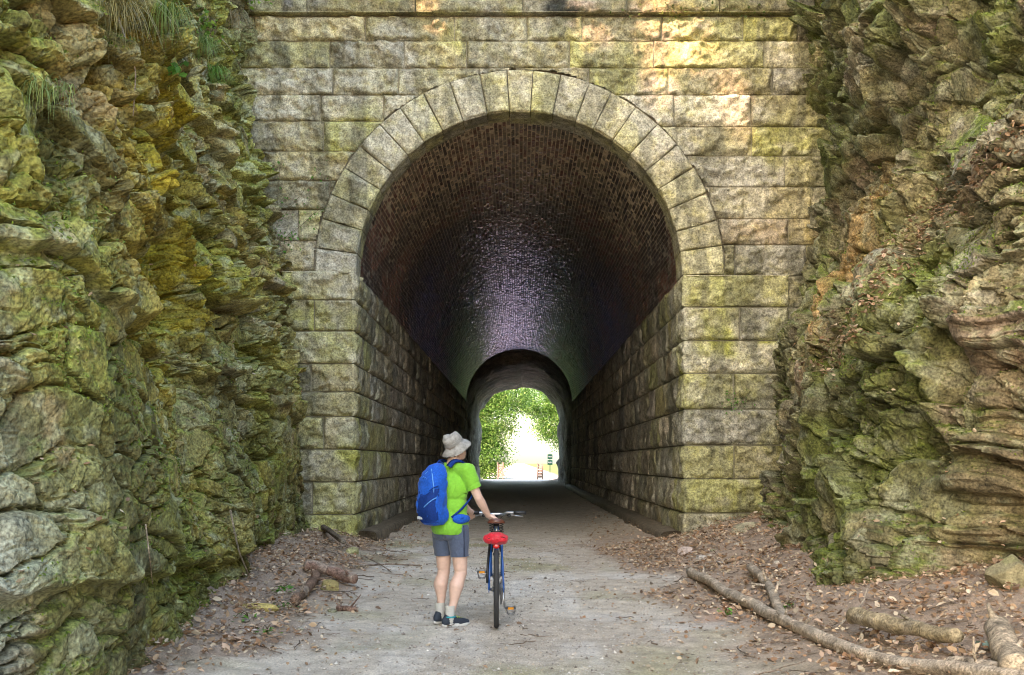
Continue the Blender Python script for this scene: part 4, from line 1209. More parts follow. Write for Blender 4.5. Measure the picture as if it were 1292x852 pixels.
# shoes and socks
for a, yaw, sx in ((ankR, R(-24), 1), (ankL, R(2), -1)):
    Rf = rotm(0, 0, yaw)
    def fp(x, y, z): return np.array([a[0], a[1], 0]) + Rf @ np.array([x, y, z]) + np.array([0, 0, MG])
    sock = fuse('sock', [cone_np(a + np.array([0, 0, .10]), .045, a + np.array([0, 0, -.03]), .043)], M_SOCK, man, .006, 3, cuts=[(a + np.array([0, 0, .105]), (0, 0, 1))],
                disp=lambda c: .0012 * np.sin(c[:, 2] * 330))
    if sx > 0:
        m = Mesh(); t = np.linspace(0, 2 * np.pi, 25); m.tube([a + np.array([.046 * math.cos(q), .046 * math.sin(q), .005]) for q in t], .008, 6, cap=False); m.build('sock_trim', M_TEAL, sock)
    up = fuse('shoe', [ell_np(fp(0, -.03, .05), (.038, .052, .05), Rf), cone_np(fp(0, -.01, .06), .040, fp(.004 * sx, .09, .045), .036), cone_np(fp(.004 * sx, .09, .042), .040, fp(.006 * sx, .165, .035), .026),
               cone_np(fp(0, -.02, .085), .038, fp(0, .02, .085), .036)], M_SHOE, man, .006, 5, cuts=[(fp(0, 0, .022), (0, 0, -1)), (fp(0, 0, .108), (0, .25, 1))])
    n = 40; t = np.linspace(0, 2 * np.pi, n, endpoint=False); V = []
    for z, g in ((.0, .94), (.006, 1.0), (.024, 1.02), (.030, .98)):
        y = .058 + .135 * np.sin(t); x = (.036 + .012 * np.sin(t) ** 3 - .004 * np.cos(2 * t)) * np.cos(t)
        V += [fp(x_ * g + .004 * sx, (y_ - .058) * g + .058, z + (.014 * max(0, (y_ - .14)) / .05 if z < .02 else .006 * max(0, y_ - .14) / .05)) for x_, y_ in zip(x, y)]
    V = np.array(V); i = np.arange(4 * n).reshape(4, n); j = np.roll(i, -1, 1)
    F = np.stack([i[:-1], j[:-1], j[1:], i[1:]], -1).reshape(-1, 4)
    c0 = np.array([fp(0, .058, 0), fp(0, .058, .03)]); 
    T = np.array([(4 * n, j[0, k], i[0, k]) for k in range(n)] + [(4 * n + 1, i[-1, k], j[-1, k]) for k in range(n)])
    m = Mesh(); m.add(np.concatenate([V, c0]), [F, T]); m.build('sole', M_SOLE, up)
    m = Mesh()
    for q in range(4):
        y = .045 + .022 * q; z = .101 - .009 * q
        m.tube([fp(-.024, y, z - .016), fp(-.012, y + .004, z - .001), fp(.012, y - .002, z + .001), fp(.024, y, z - .016)], .0034, 5)
    m.build('lace', M_LIME, up)

# ------------------------------------------------------------------ backpack worn on his back
def backpack():
    root = empty('backpack', (MX, MY, 0), -YAW, 'blue hiking backpack with navy lower pocket worn on the man\'s back', 'backpack')
    n, m_ = 44, 30
    t = np.linspace(0, 1, m_); a = np.linspace(0, 2 * np.pi, n, endpoint=False)
    ctrl_t = [0, .08, .22, .45, .7, .88, .97, 1]
    w_ = np.interp(t, ctrl_t, [.085, .116, .124, .120, .112, .092, .062, .02])
    d_ = np.interp(t, ctrl_t, [.07, .105, .125, .115, .100, .080, .055, .015])
    z_ = .935 + t * .555
    yb = -.135 - np.interp(t, [0, .3, .7, 1], [.085, .105, .09, .04])
    V = []
    for k in range(m_):
        c, s = np.cos(a), np.sin(a)
        x = w_[k] * np.sign(c) * np.abs(c) ** .72; y = yb[k] + d_[k] * np.sign(s) * np.abs(s) ** .75
        V.append(np.stack([x, y, np.full(n, z_[k])], -1))
    V = np.concatenate(V)
    V = V + (.012 * fbm(V[:, 0] * 11, V[:, 1] * 11, V[:, 2] * 8, 4, 181) - .010 * np.exp(-(fbm(V[:, 0] * 7, V[:, 1] * 7, V[:, 2] * 13, 3, 183) / .13) ** 2))[:, None] * np.array([1, 1, .2])
    i = np.arange(m_ * n).reshape(m_, n); j = np.roll(i, -1, 1)
    F = np.stack([i[:-1], j[:-1], j[1:], i[1:]], -1).reshape(-1, 4)
    V = np.concatenate([V, [[0, yb[0], z_[0] - .012], [0, yb[-1], z_[-1] + .004]]])
    T = np.array([(m_ * n, j[0, k], i[0, k]) for k in range(n)] + [(m_ * n + 1, i[-1, k], j[-1, k]) for k in range(n)])
    mm = Mesh(); mm.add(V, [F, T]); sack = mm.build('main_sack', M_PACK, root)
    def skin(xf, z, out=.004):          # point on the sack's outer face
        k = np.clip((z - .935) / .555, 0, 1); w = np.interp(k, t, w_); d = np.interp(k, t, d_); y0 = np.interp(k, t, yb)
        c = np.sign(xf) * abs(xf) ** (1 / .72); s = -math.sqrt(max(0, 1 - c * c))
        return np.array([w * xf, y0 - d * abs(s) ** .75 - out, z])
    # stretch pocket of darker cloth on the lower half
    P = np.array([[skin(u, z, .010 - .008 * max(abs(u) - .75, 0) / .2) for z in np.linspace(.955, 1.235 - .03 * math.cos(u * 3), 12)] for u in np.linspace(-.95, .95, 22)])
    P2 = np.array([[skin(u, z, -.012) for z in np.linspace(.955, 1.235 - .03 * math.cos(u * 3), 12)] for u in np.linspace(-.95, .95, 22)])
    mm = Mesh(); mm.add(P.reshape(-1, 3), grid_faces(22, 12)[:, ::-1].copy()[:, ::-1]); mm.add(P2.reshape(-1, 3), grid_faces(22, 12, True))
    e = np.arange(22 * 12).reshape(22, 12); o2 = 22 * 12
    rim = [(e[q, -1], e[q + 1, -1], e[q + 1, -1] + o2, e[q, -1] + o2) for q in range(21)] + [(e[q, 0], e[q + 1, 0], e[q + 1, 0] + o2, e[q, 0] + o2) for q in range(21)]
    mm.Q.append(np.array(rim)); mm.build('front_pocket', M_PACKD, root)
    # piping, zip pulls, reflective tab, side straps
    def strip(pts, r, name, mat, par=root): q = Mesh(); q.tube(pts, r, 6); return q.build(name, mat, par)
    strip([skin(.15 + .62 * math.sin(s * 1.35), 1.435 - .17 * s ** 1.4, .004) for s in np.linspace(0, 1.15, 14)], .0055, 'piping', M_PACKL, sack)
    strip([skin(.05 - .5 * math.sin(s * 1.2), 1.435 - .05 * s, .003) for s in np.linspace(0, 1, 8)], .004, 'piping', M_PACKL, sack)
    strip([skin(u, 1.08 + .11 * u, .012) for u in np.linspace(.15, .93, 10)], .005, 'compression_strap', M_PACKL, root)
    strip([skin(u, 1.20 + .09 * u, .010) for u in np.linspace(.5, .96, 8)], .005, 'compression_strap', M_PACKD, root)
    strip([skin(-u, 1.10 + .09 * u, .012) for u in np.linspace(.5, .96, 8)], .005, 'compression_strap', M_PACKD, root)
    q = Mesh()
    for u in (-.46,):
        c = skin(u, 1.0, .013); q.add(*box_np(c[0] - .028, c[0] + .028, c[1] - .003, c[1] + .004, c[2] - .013, c[2] + .013))
    q.build('reflective_tab', M_REFL, root, smooth=False)
    # small stitched hill-shaped mark over the pocket
    q = Mesh()
    for dx, hgt in ((-.028, .016), (0, .026), (.026, .018)):
        b0 = skin((-.1 * .14 + dx - .03) / .14, 1.345, .005)
        q.tube([b0 + np.array([-.016, 0, 0]), b0 + np.array([0, -.001, hgt]), b0 + np.array([.016, 0, 0])], .0022, 5)
    q.build('mark', M_PACKL, sack)
    q = Mesh(); V2, F2 = ell_np((-.165, -.215, 1.205), (.014, .02, .03)); q.add(V2, F2); V2, F2 = ell_np((-.163, -.225, 1.165), (.012, .015, .016)); q.add(V2, F2); q.build('clip_fob', M_ORANGE, root)
    # shoulder straps, haul loop, hip belt with zipped wing pockets
    for sx in (-1, 1):
        top = np.array([sx * .075, -.10, 1.455])
        pts = np.array([top, (sx * .09, -.06, 1.507), (sx * .105, .01, 1.513), (sx * .115, .085, 1.475), (sx * .125, .13, 1.40), (sx * .145, .148, 1.30), (sx * .170, .125, 1.22), (sx * .19, .05, 1.16), (sx * .175, -.06, 1.06), (sx * .13, -.13, 1.0)])
        tt = np.linspace(0, 9, 40); pts = np.stack([np.interp(tt, range(10), pts[:, k]) for k in range(3)], -1)
        for _ in range(4): pts[1:-1] = .25 * pts[:-2] + .5 * pts[1:-1] + .25 * pts[2:]
        wd = np.interp(np.linspace(0, 1, 40), [0, .55, .68, 1], [.030, .030, .012, .010])
        T_ = np.gradient(pts, axis=0); T_ /= np.linalg.norm(T_, axis=1, keepdims=True)
        cen = np.array([0, 0, 1.3]); nn = pts - np.stack([pts[:, 0] * .35, pts[:, 1] * 0, np.minimum(pts[:, 2], 1.38)], -1); nn -= T_ * (nn * T_).sum(1, keepdims=True); nn /= np.linalg.norm(nn, axis=1, keepdims=True)
        sv = np.cross(T_, nn)
        G = np.stack([pts + sv * wd[:, None] + nn * .004, pts + nn * .014, pts - sv * wd[:, None] + nn * .004, pts - nn * .004], 1)
        V3 = G.reshape(-1, 3); i3 = np.arange(160).reshape(40, 4); j3 = np.roll(i3, -1, 1)
        q = Mesh(); q.add(V3, np.stack([i3[:-1], j3[:-1], j3[1:], i3[1:]], -1).reshape(-1, 4)); q.build('shoulder_strap', M_PACKD, root)
        wing = fuse('hip_pocket', [ell_np((sx * .172, -.055, .985), (.034, .080, .046), rotm(0, 0, R(-24 * sx))), ell_np((sx * .188, .0, .985), (.022, .05, .036), rotm(0, 0, R(-8 * sx)))], M_PACK, root, .006, 4)
        strip([np.array([sx * .2075, y, .995 + .01 * y]) for y in np.linspace(-.08, .03, 6)], .003, 'zip', M_PACKD, wing)
    strip([np.array([.19 * math.sin(s), .148 * math.cos(s), .975 + .01 * math.cos(s)]) for s in np.linspace(-1.45, 1.45, 24)], .011, 'waist_belt', M_PACKD)
    strip([np.array([x, -.125 - .02 * math.cos(x * 40), 1.475 + .028 * math.cos(x * 40)]) for x in np.linspace(-.039, .039, 10)], .006, 'haul_loop', M_PACKD)
backpack()
# ------------------------------------------------------------------ bicycle, standing upright on the trail
M_BLUE = plain('frame_blue', (.008, .09, .36), .28, coat=.6, vary=.05, spec=.6)
M_BLACK = plain('black_parts', (.014, .014, .015), .5)
M_RUBBER = plain('tyre_rubber', (.035, .035, .036), .85, bump=.6, scale=160)
M_ALLOY = plain('alloy', (.55, .56, .58), .28, 1.0, vary=.06)
M_CHROME = plain('dull_steel', (.32, .32, .33), .35, 1.0, vary=.1)
M_RED = plain('red_bag', (.62, .012, .03), .55, bump=.5, scale=60, vary=.12, sheen=.2)
M_BROWN = plain('brown_leather', (.11, .035, .018), .38, bump=.3, scale=90, coat=.2)
M_AMBER = plain('amber_reflector', (.75, .30, .015), .2, coat=.5)
M_REDREF = plain('red_reflector', (.5, .01, .01), .15, coat=.6)

BX, BY = -.205, 9.19
BZ = float(gz(BX, BY))
bike = empty('bicycle', (BX, BY, BZ), R(1.2), 'blue bicycle with red bag under the saddle, standing seen from behind', 'bicycle')
RW = .348; WB = 1.07; AX = .345
def bpart(name, mat, parent=None, *tubes, seg=12):
    m = Mesh()
    for p, r in tubes: m.tube(p, r, seg)
    return m.build(name, mat, parent or bike)
def torus_np(c, Rm, r, n=96, k=12, squash=1.0):
    a = np.linspace(0, 2 * np.pi, n, endpoint=False); b = np.linspace(0, 2 * np.pi, k, endpoint=False)
    A, Bb = np.meshgrid(a, b, indexing='ij')
    V = np.stack([r * np.sin(Bb) * squash, (Rm + r * np.cos(Bb)) * np.cos(A), (Rm + r * np.cos(Bb)) * np.sin(A)], -1).reshape(-1, 3) + np.array(c)
    i = np.arange(n * k).reshape(n, k); j = np.roll(i, -1, 1); i2 = np.roll(i, -1, 0); j2 = np.roll(j, -1, 0)
    return V, np.stack([i, i2, j2, j], -1).reshape(-1, 4)
def wheel(y, rear):
    rim_m = Mesh(); V, F = torus_np((0, y, AX), .300, .011, squash=1.1); rim_m.add(V, F)
    w = rim_m.build('wheel', M_ALLOY, bike)
    m = Mesh(); V, F = torus_np((0, y, AX), RW - .024, .0235, n=128, k=14, squash=1.0)
    # tread blocks
    n = 128
    VV = V.reshape(n, 14, 3).copy(); rad = VV - np.array([0, y, AX]); 
    for q in range(n):
        VV[q, [0, 1, 13]] += rad[q, [0, 1, 13]] * (.008 if q % 2 else -.003)
    m.add(VV.reshape(-1, 3), F); m.build('tyre', M_RUBBER, w)
    m = Mesh()
    for k in range(32):
        a = k / 32 * 2 * np.pi; s = 1 if k % 2 else -1; b = a + (.55 if (k // 2) % 2 else -.55)
        m.tube([(s * .030, y + .022 * math.cos(b), AX + .022 * math.sin(b)), (0, y + .295 * math.cos(a), AX + .295 * math.sin(a))], .0013, 5)
    m.build('spokes', M_CHROME, w)
    m = Mesh(); m.tube([(-.062, y, AX), (.062, y, AX)], .010, 10); m.tube([(-.04, y, AX), (.04, y, AX)], .020, 14)
    for s in (-1, 1): m.tube([(s * .030, y, AX), (s * .034, y, AX)], .030, 16)
    m.build('hub', M_CHROME, w)
    return w
wheel(0, True); wheel(WB, False)
BB = np.array([0, .43, .285]); SEAT = np.array([0, .255, .80]); HEADT = np.array([0, .90, .86]); HEADB = np.array([0, .945, .70])
fr = Mesh()
fr.tube([BB, SEAT], .0165, 14); fr.tube([BB, HEADB], .020, 14); fr.tube([SEAT - (0, 0, .03), HEADT + (0, .005, -.03)], .0165, 14); fr.tube([HEADT + (0, -.006, .02), HEADB + (0, .006, -.02)], .021, 14)
fr.tube([BB - (.036, 0, 0), BB + (.036, 0, 0)], .024, 14)
for s in (-1, 1):
    fr.tube([BB + (s * .02, -.02, 0), (s * .040, .26, .30), (s * .058, .12, .325), (s * .066, 0, AX)], .0105, 10)
    fr.tube([SEAT + (s * .016, -.005, -.03), (s * .046, .20, .70), (s * .058, .12, .56), (s * .066, 0, AX)], .0095, 10)
    fr.add(*box_np(s * .066 - .004, s * .066 + .004, -.022, .022, AX - .03, AX + .022))
fr.tube([(-.05, .205, .70), (.05, .205, .70)], .008, 8)
fr.build('frame', M_BLUE, bike)
fk = Mesh()
for s in (-1, 1):
    fk.tube([(s * .052, .965, .68), (s * .055, .99, .55), (s * .052, 1.03, .42), (s * .052, WB, AX)], .0125, 10)
fk.tube([(-.056, .96, .685), (.056, .96, .685)], .017, 10); fk.tube([(0, .95, .70), (0, .89, .93)], .0135, 10)
fk.build('fork', M_BLUE, bike)
# handlebar, stem, grips, levers
hb = np.array([0, .825, .975])
bpart('stem', M_BLACK, None, ([(0, .892, .90), (0, .886, .945), (0, .865, .965), hb], .015))
bar = bpart('handlebar', M_ALLOY, None, ([hb + (x, -.06 * abs(x) / .29 * (abs(x) > .05) - .01, .015 * (abs(x) > .09) - .006 * 0) for x in np.linspace(-.285, .285, 25)], .0115))
for s in (-1, 1):
    bpart('grip', M_BLACK, bar, ([hb + (s * .17, -.045, .015), hb + (s * .20, -.052, .015), hb + (s * .287, -.069, .015)], .0165))
    lv = Mesh(); lv.tube([hb + (s * .165, -.04, .012), hb + (s * .155, .01, -.005), hb + (s * .19, .03, -.018), hb + (s * .26, .005, -.022)], .006, 8)
    lv.add(*ell_np(hb + (s * .150, -.025, .0), (.018, .022, .016))); lv.build('brake_lever', M_ALLOY, bar)
    sh = Mesh(); sh.add(*ell_np(hb + (s * .125, -.02, -.012), (.022, .024, .015))); sh.build('shifter', M_BLACK, bar)
m = Mesh()
m.tube([hb + (.15, .0, 0), hb + (.12, .09, .03), hb + (.03, .12, -.06), (.018, .93, .80)], .0028, 6); m.tube([hb + (-.15, .0, 0), hb + (-.12, .09, .03), hb + (-.03, .12, -.06), (-.018, .93, .80)], .0028, 6)
m.build('cable', M_BLACK, bike)
# seat post, saddle with springs, red bag
bpart('seat_post', M_ALLOY, None, ([SEAT + (0, .004, -.06), (0, .215, .90)], .0135))
sad = Mesh()
n, k = 22, 20
t = np.linspace(0, 1, n); V = []
for q in t:
    y = .06 + .275 * q; w_ = np.interp(q, [0, .06, .2, .45, .7, 1], [.030, .072, .083, .055, .025, .016]); h_ = np.interp(q, [0, .1, .5, 1], [.018, .030, .028, .016])
    a = np.linspace(0, 2 * np.pi, k, endpoint=False); c, s = np.cos(a), np.sin(a)
    V.append(np.stack([w_ * np.sign(c) * np.abs(c) ** .8, np.full(k, y), .935 + .010 * (1 - q) + h_ * np.where(s > 0, s, s * .6) - .014 * np.abs(c) ** 3], -1))
V = np.concatenate(V + [[[0, .058, .94], [0, .337, .935]]]); i = np.arange(n * k).reshape(n, k); j = np.roll(i, -1, 1)
sad.add(V, [np.stack([i[:-1], i[1:], j[1:], j[:-1]], -1).reshape(-1, 4), np.array([(n * k, i[0, q], j[0, q]) for q in range(k)] + [(n * k + 1, j[-1, q], i[-1, q]) for q in range(k)])])
sd_o = sad.build('saddle', M_BROWN, bike)
for s in (-1, 1):
    a = np.linspace(0, 7 * np.pi, 60)
    sp = Mesh(); sp.tube(np.stack([s * .048 + .015 * np.cos(a), .095 + .015 * np.sin(a), .855 + .072 * a / a[-1]], -1), .0036, 6); sp.build('spring', M_BLACK, sd_o)
rl = Mesh()
for s in (-1, 1): rl.tube([(s * .03, .31, .925), (s * .022, .22, .905), (s * .03, .15, .868), (s * .048, .095, .852)], .0045, 6)
rl.tube([(-.05, .095, .852), (.05, .095, .852)], .006, 6); rl.tube([(-.028, .215, .905), (.028, .215, .905)], .014, 8)
rl.build('saddle_rail', M_BLACK, sd_o)
fuse('tool_bag', [ell_np((0, .07, .795), (.100, .070, .058)), ell_np((-.055, .08, .79), (.058, .062, .046)), ell_np((.055, .08, .79), (.058, .062, .046)), ell_np((0, .13, .81), (.07, .07, .045))], M_RED, bike, .007, 4,
     disp=lambda c: .010 * fbm(c[:, 0] * 16, c[:, 1] * 16, c[:, 2] * 22, 3, 191))
m = Mesh(); m.tube([(x, .004 + 1.6 * x * x * 2.2, .800 + .01 * math.sin(x * 40)) for x in np.linspace(-.085, .085, 12)], .0035, 6); m.build('bag_zip', M_BLACK, bike)
m = Mesh(); V, F = ell_np((0, .012, .725), (.030, .008, .020)); m.add(V, F); m.build('rear_reflector', M_REDREF, bike)
# rear brake, kickstand-free left stay pump
m = Mesh()
for s in (-1, 1):
    m.tube([(s * .036, .17, .665), (s * .030, .145, .735), (s * .012, .14, .75)], .006, 8); m.add(*box_np(s * .024 - .006, s * .024 + .006, .10, .16, .635, .655))
m.tube([(-.03, .14, .745), (.035, .14, .755)], .0025, 6)
m.build('rear_brake', M_BLACK, bike)
bpart('pump', M_BLACK, None, ([(-.082, .01, .40), (-.078, .10, .55), (-.060, .185, .74)], .011))
# transmission on the right
AN = R(207)
cr = {}
for s, ang in ((1, R(-105)), (-1, R(75))):
    d = np.array([0, math.cos(ang), math.sin(ang)])
    c0 = BB + (s * .068, 0, 0); c1 = c0 + d * .17 + (s * .012, 0, 0)
    crank = bpart('crank_arm', M_ALLOY, None, ([c0, c0 + d * .08, c1], .0105))
    m = Mesh(); m.tube([c1, c1 + (s * .085, 0, 0)], .008, 8)
    pc = c1 + np.array([s * .055, 0, 0])
    for dy in (-.042, .042):
        m.tube([pc + (-.046, dy, .0), pc + (.046, dy, 0)], .007, 8)
    for dx in (-.044, .044):
        m.tube([pc + (dx, -.042, 0), pc + (dx, .042, 0)], .0055, 8)
    # toe cage hoop hanging off the front of the pedal
    m.tube([pc + (-.04, .042, -.002), pc + (-.042, .085, -.030), pc + (-.025, .10, -.062), pc + (.0, .105, -.07), pc + (.025, .10, -.062), pc + (.042, .085, -.030), pc + (.04, .042, -.002)], .0042, 6)
    m.tube([pc + (-.03, -.042, -.004), pc + (-.036, -.03, -.045), pc + (-.018, -.01, -.066), pc + (0, .02, -.07), pc + (.018, -.01, -.066), pc + (.036, -.03, -.045), pc + (.03, -.042, -.004)], .0042, 6)
    pd = m.build('pedal', M_CHROME, crank)
    q = Mesh(); q.add(*box_np(pc[0] - .026, pc[0] + .026, pc[1] - .054, pc[1] - .048, pc[2] - .010, pc[2] + .012)); q.build('reflector', M_AMBER, pd, smooth=False)
def disc(c, r, teeth, name, mat, th=.0025):
    m = Mesh(); n = teeth * 4; a = np.linspace(0, 2 * np.pi, n, endpoint=False); rr_ = r + .0045 * (np.arange(n) % 4 < 2)
    V = []
    for x in (-th, th):
        for rad in (rr_, np.full(n, r * .72)):
            V.append(np.stack([np.full(n, c[0] + x), c[1] + rad * np.cos(a), c[2] + rad * np.sin(a)], -1))
    V = np.concatenate(V); i = np.arange(4 * n).reshape(4, n); j = np.roll(i, -1, 1)
    Fq = np.concatenate([np.stack([i[0], j[0], j[1], i[1]], -1), np.stack([i[2], i[3], j[3], j[2]], -1), np.stack([i[0], i[2], j[2], j[0]], -1), np.stack([i[1], j[1], j[3], i[3]], -1)])
    m.add(V, Fq)
    for k in range(5):
        b = k * 2 * np.pi / 5; m.tube([c, c + np.array([0, math.cos(b) * r * .78, math.sin(b) * r * .78])], .006, 6)
    return m.build(name, mat, bike)
disc(BB + (.048, 0, 0), .092, 44, 'chainring', M_CHROME); 
for q in range(5): disc(np.array([.030 + .005 * q, 0, AX]), .062 - .009 * q, 24 - 3 * q, 'sprocket', M_CHROME, .001)
ch = Mesh()
ch.tube([BB + (.048, 0, .094), (.040, 0, AX + .045)], .004, 6); ch.tube([BB + (.048, 0, -.094), (.042, .055, AX - .135)], .004, 6); ch.tube([(.041, .06, AX - .12), (.041, .045, AX - .045)], .004, 6)
ch.build('chain', M_BLACK, bike)
m = Mesh(); m.tube([(.044, .0, AX - .03), (.044, .05, AX - .06), (.044, .055, AX - .14)], .009, 8); m.add(*ell_np((.043, .055, AX - .13), (.006, .026, .026))); m.build('rear_derailleur', M_CHROME, bike)
# ------------------------------------------------------------------ what lies and grows about
def pix(P):
    return VX + FPX * P[..., 0] / P[..., 1], VY - FPX * (P[..., 2] - CAMZ) / P[..., 1]
class Finder:
    """looks up the visible point of a rock face in a given direction from the photographer"""
    def __init__(s, P, N):
        P = P.reshape(-1, 3); N = N.reshape(-1, 3); ok = P[:, 1] > 4.5
        s.P, s.N = P[ok], N[ok]; s.x, s.y = pix(s.P)
    def at(s, x, y, tol=6):
        d = np.hypot(s.x - x, s.y - y)
        c = np.where(d < tol)[0]
        if not len(c): c = np.array([d.argmin()])
        i = c[s.P[c, 1].argmin()]
        return s.P[i].copy(), s.N[i].copy()
FL, FR = Finder(LP, LN), Finder(RP, RN)

# --- fallen leaves
LEAFC = np.array([(.34, .22, .13), (.43, .31, .20), (.47, .38, .265), (.18, .12, .08), (.37, .25, .15), (.54, .45, .33), (.29, .17, .095), (.46, .33, .235)])
def litter():
    r = np.random.default_rng(201)
    X, Y = [], []
    def put(n, x0, x1, y0, y1, dens):
        x = r.uniform(x0, x1, n); y = y0 + (y1 - y0) * r.random(n) ** 1.25
        k = r.random(n) < dens(x, y); X.append(x[k]); Y.append(y[k])
    e = lambda x, y: .5 * fbm(x * 1.1, y * .7, x * 0, 4, 21)
    put(30000, 1.2, 4.7, 5.6, 18.4, lambda x, y: sstep(-.25, .7, x - (1.75 - .05 * (y - 8)) + e(x, y)) * (.45 + .45 * sstep(-.3, .4, fbm(x * 1.6, y * 1.6, x * 0 + 7, 3, 209))))
    put(21000, -3.9, -1.2, 5.6, 18.4, lambda x, y: sstep(-.25, .7, -1.75 - x + e(x, y) - .05 * (y - 8)) * (.45 + .45 * sstep(-.3, .4, fbm(x * 1.6, y * 1.6, x * 0 + 7, 3, 209))))
    put(5500, -2.2, 2.2, 5.6, 20, lambda x, y: .10 + .5 * sstep(.1, .6, fbm(x * .9, y * .5, x * 0, 3, 203)))
    put(5000, -2.6, 2.6, 17.5, 36, lambda x, y: .12 + .85 * sstep(.7, 2.2, np.abs(x)) * sstep(32, 20, y))
    X = np.concatenate(X); Y = np.concatenate(Y)
    Z = gz(X, Y) + r.uniform(.004, .03, len(X)) * (1 + 1.2 * (np.abs(X) > 2))
    cen = np.stack([X, Y, Z], -1)
    sz = .041 * np.exp(np.clip(r.normal(0, .45, len(X)), -1, .6)) * np.where(np.abs(X) < 1.4, .75, 1)
    # leaves caught on the slanting ledge of the right-hand rock, and in its steps
    line = np.array([(1300, 165), (1230, 225), (1180, 262), (1120, 340), (1060, 425), (1035, 462)])
    pts = []
    for _ in range(1700):
        t = r.uniform(0, 5); k = int(t); p = line[k] + (line[min(k + 1, 5)] - line[k]) * (t - k)
        a, n = FR.at(p[0] + r.normal(0, 16), p[1] + r.normal(0, 13), 4)
        if n[2] > .0: pts.append(a + n * .02 + np.array([0, 0, .01]))
    for _ in range(260):
        a, n = FR.at(r.uniform(1000, 1290), r.uniform(330, 740), 4)
        if n[2] > .45: pts.append(a + n * .015)
    for _ in range(220):
        a, n = FL.at(r.uniform(10, 390), r.uniform(330, 760), 4)
        if n[2] > .5: pts.append(a + n * .015)
    pts = np.array(pts)
    cen = np.concatenate([cen, pts]); sz = np.concatenate([sz, np.full(len(pts), .055)])
    col = LEAFC[r.integers(len(LEAFC), size=len(cen))] * r.uniform(.75, 1.45, (len(cen), 1))
    V, F, C = leaf_cloud(cen, sz, r, col, .72, .6)
    o = link('leaf_litter', np_mesh('leaf_litter', V, F, C, smooth=False), M_LITTER)
    tag(o, 'dead brown leaves lying along both banks and ledges', 'fallen leaves', kind='stuff')
litter()

def twigs():
    r = np.random.default_rng(205); m = Mesh()
    for k in range(330):
        side = r.random()
        if side < .5: x, y = r.uniform(1.5, 4.0), r.uniform(6, 18)
        elif side < .88: x, y = r.uniform(-3.3, -1.7), r.uniform(6.5, 18)
        else: x, y = r.uniform(-1.7, 1.6), r.uniform(6, 18)
        a = r.uniform(0, 2 * np.pi); L = r.uniform(.08, .5) * (.5 if abs(x) < 1.6 else 1)
        t = np.linspace(-.5, .5, 6); p = np.stack([x + L * t * math.cos(a) + r.normal(0, .012, 6), y + L * t * math.sin(a) + r.normal(0, .012, 6), t * 0], -1)
        p[:, 2] = gz(p[:, 0], p[:, 1]) + r.uniform(.008, .03) + np.abs(r.normal(0, .008, 6))
        g = r.uniform(.5, 1.2)
        m.tube(p, np.linspace(.006, .0025, 6) * r.uniform(.6, 1.3), 5, np.array((.26, .20, .15)) * g)
    tag(m.build('twigs', M_BARK), 'thin dry twigs scattered among the dead leaves', 'twigs', kind='stuff')
twigs()

def pebbles():
    r = np.random.default_rng(207); n = 15000
    x = r.normal(0, 1.15, n); y = 5.8 + 14 * r.random(n) ** 1.7
    k = np.abs(x) < 2.6; x, y = x[k], y[k]; n = len(x)
    s = .0055 * np.exp(r.normal(0, .5, n)); s = np.clip(s, .003, .024)
    z = gz(x, y) + s * .25
    base = np.array([(1, 0, 0), (0, 1, 0), (-1, 0, 0), (0, -1, 0), (0, 0, .8), (0, 0, -.8)], float)
    a = r.uniform(0, 2 * np.pi, n); c, q = np.cos(a), np.sin(a)
    v = base[None] * r.uniform(.6, 1.3, (n, 6, 1)) * s[:, None, None]
    v = np.stack([v[..., 0] * c[:, None] - v[..., 1] * q[:, None], v[..., 0] * q[:, None] + v[..., 1] * c[:, None], v[..., 2]], -1) + np.stack([x, y, z], -1)[:, None]
    F = np.array([(0, 1, 4), (1, 2, 4), (2, 3, 4), (3, 0, 4), (1, 0, 5), (2, 1, 5), (3, 2, 5), (0, 3, 5)])
    F = (np.arange(n)[:, None, None] * 6 + F[None]).reshape(-1, 3)
    pal = np.array([(.46, .42, .37), (.36, .32, .28), (.55, .52, .48), (.26, .22, .19), (.42, .35, .27)])
    col = pal[r.integers(5, size=n)] * r.uniform(.75, 1.2, (n, 1))
    o = link('gravel', np_mesh('gravel', v.reshape(-1, 3), F, np.repeat(col, 6, 0), smooth=False), M_STONE)
    tag(o, 'loose pale gravel strewn over the trail', 'gravel', kind='stuff')
pebbles()

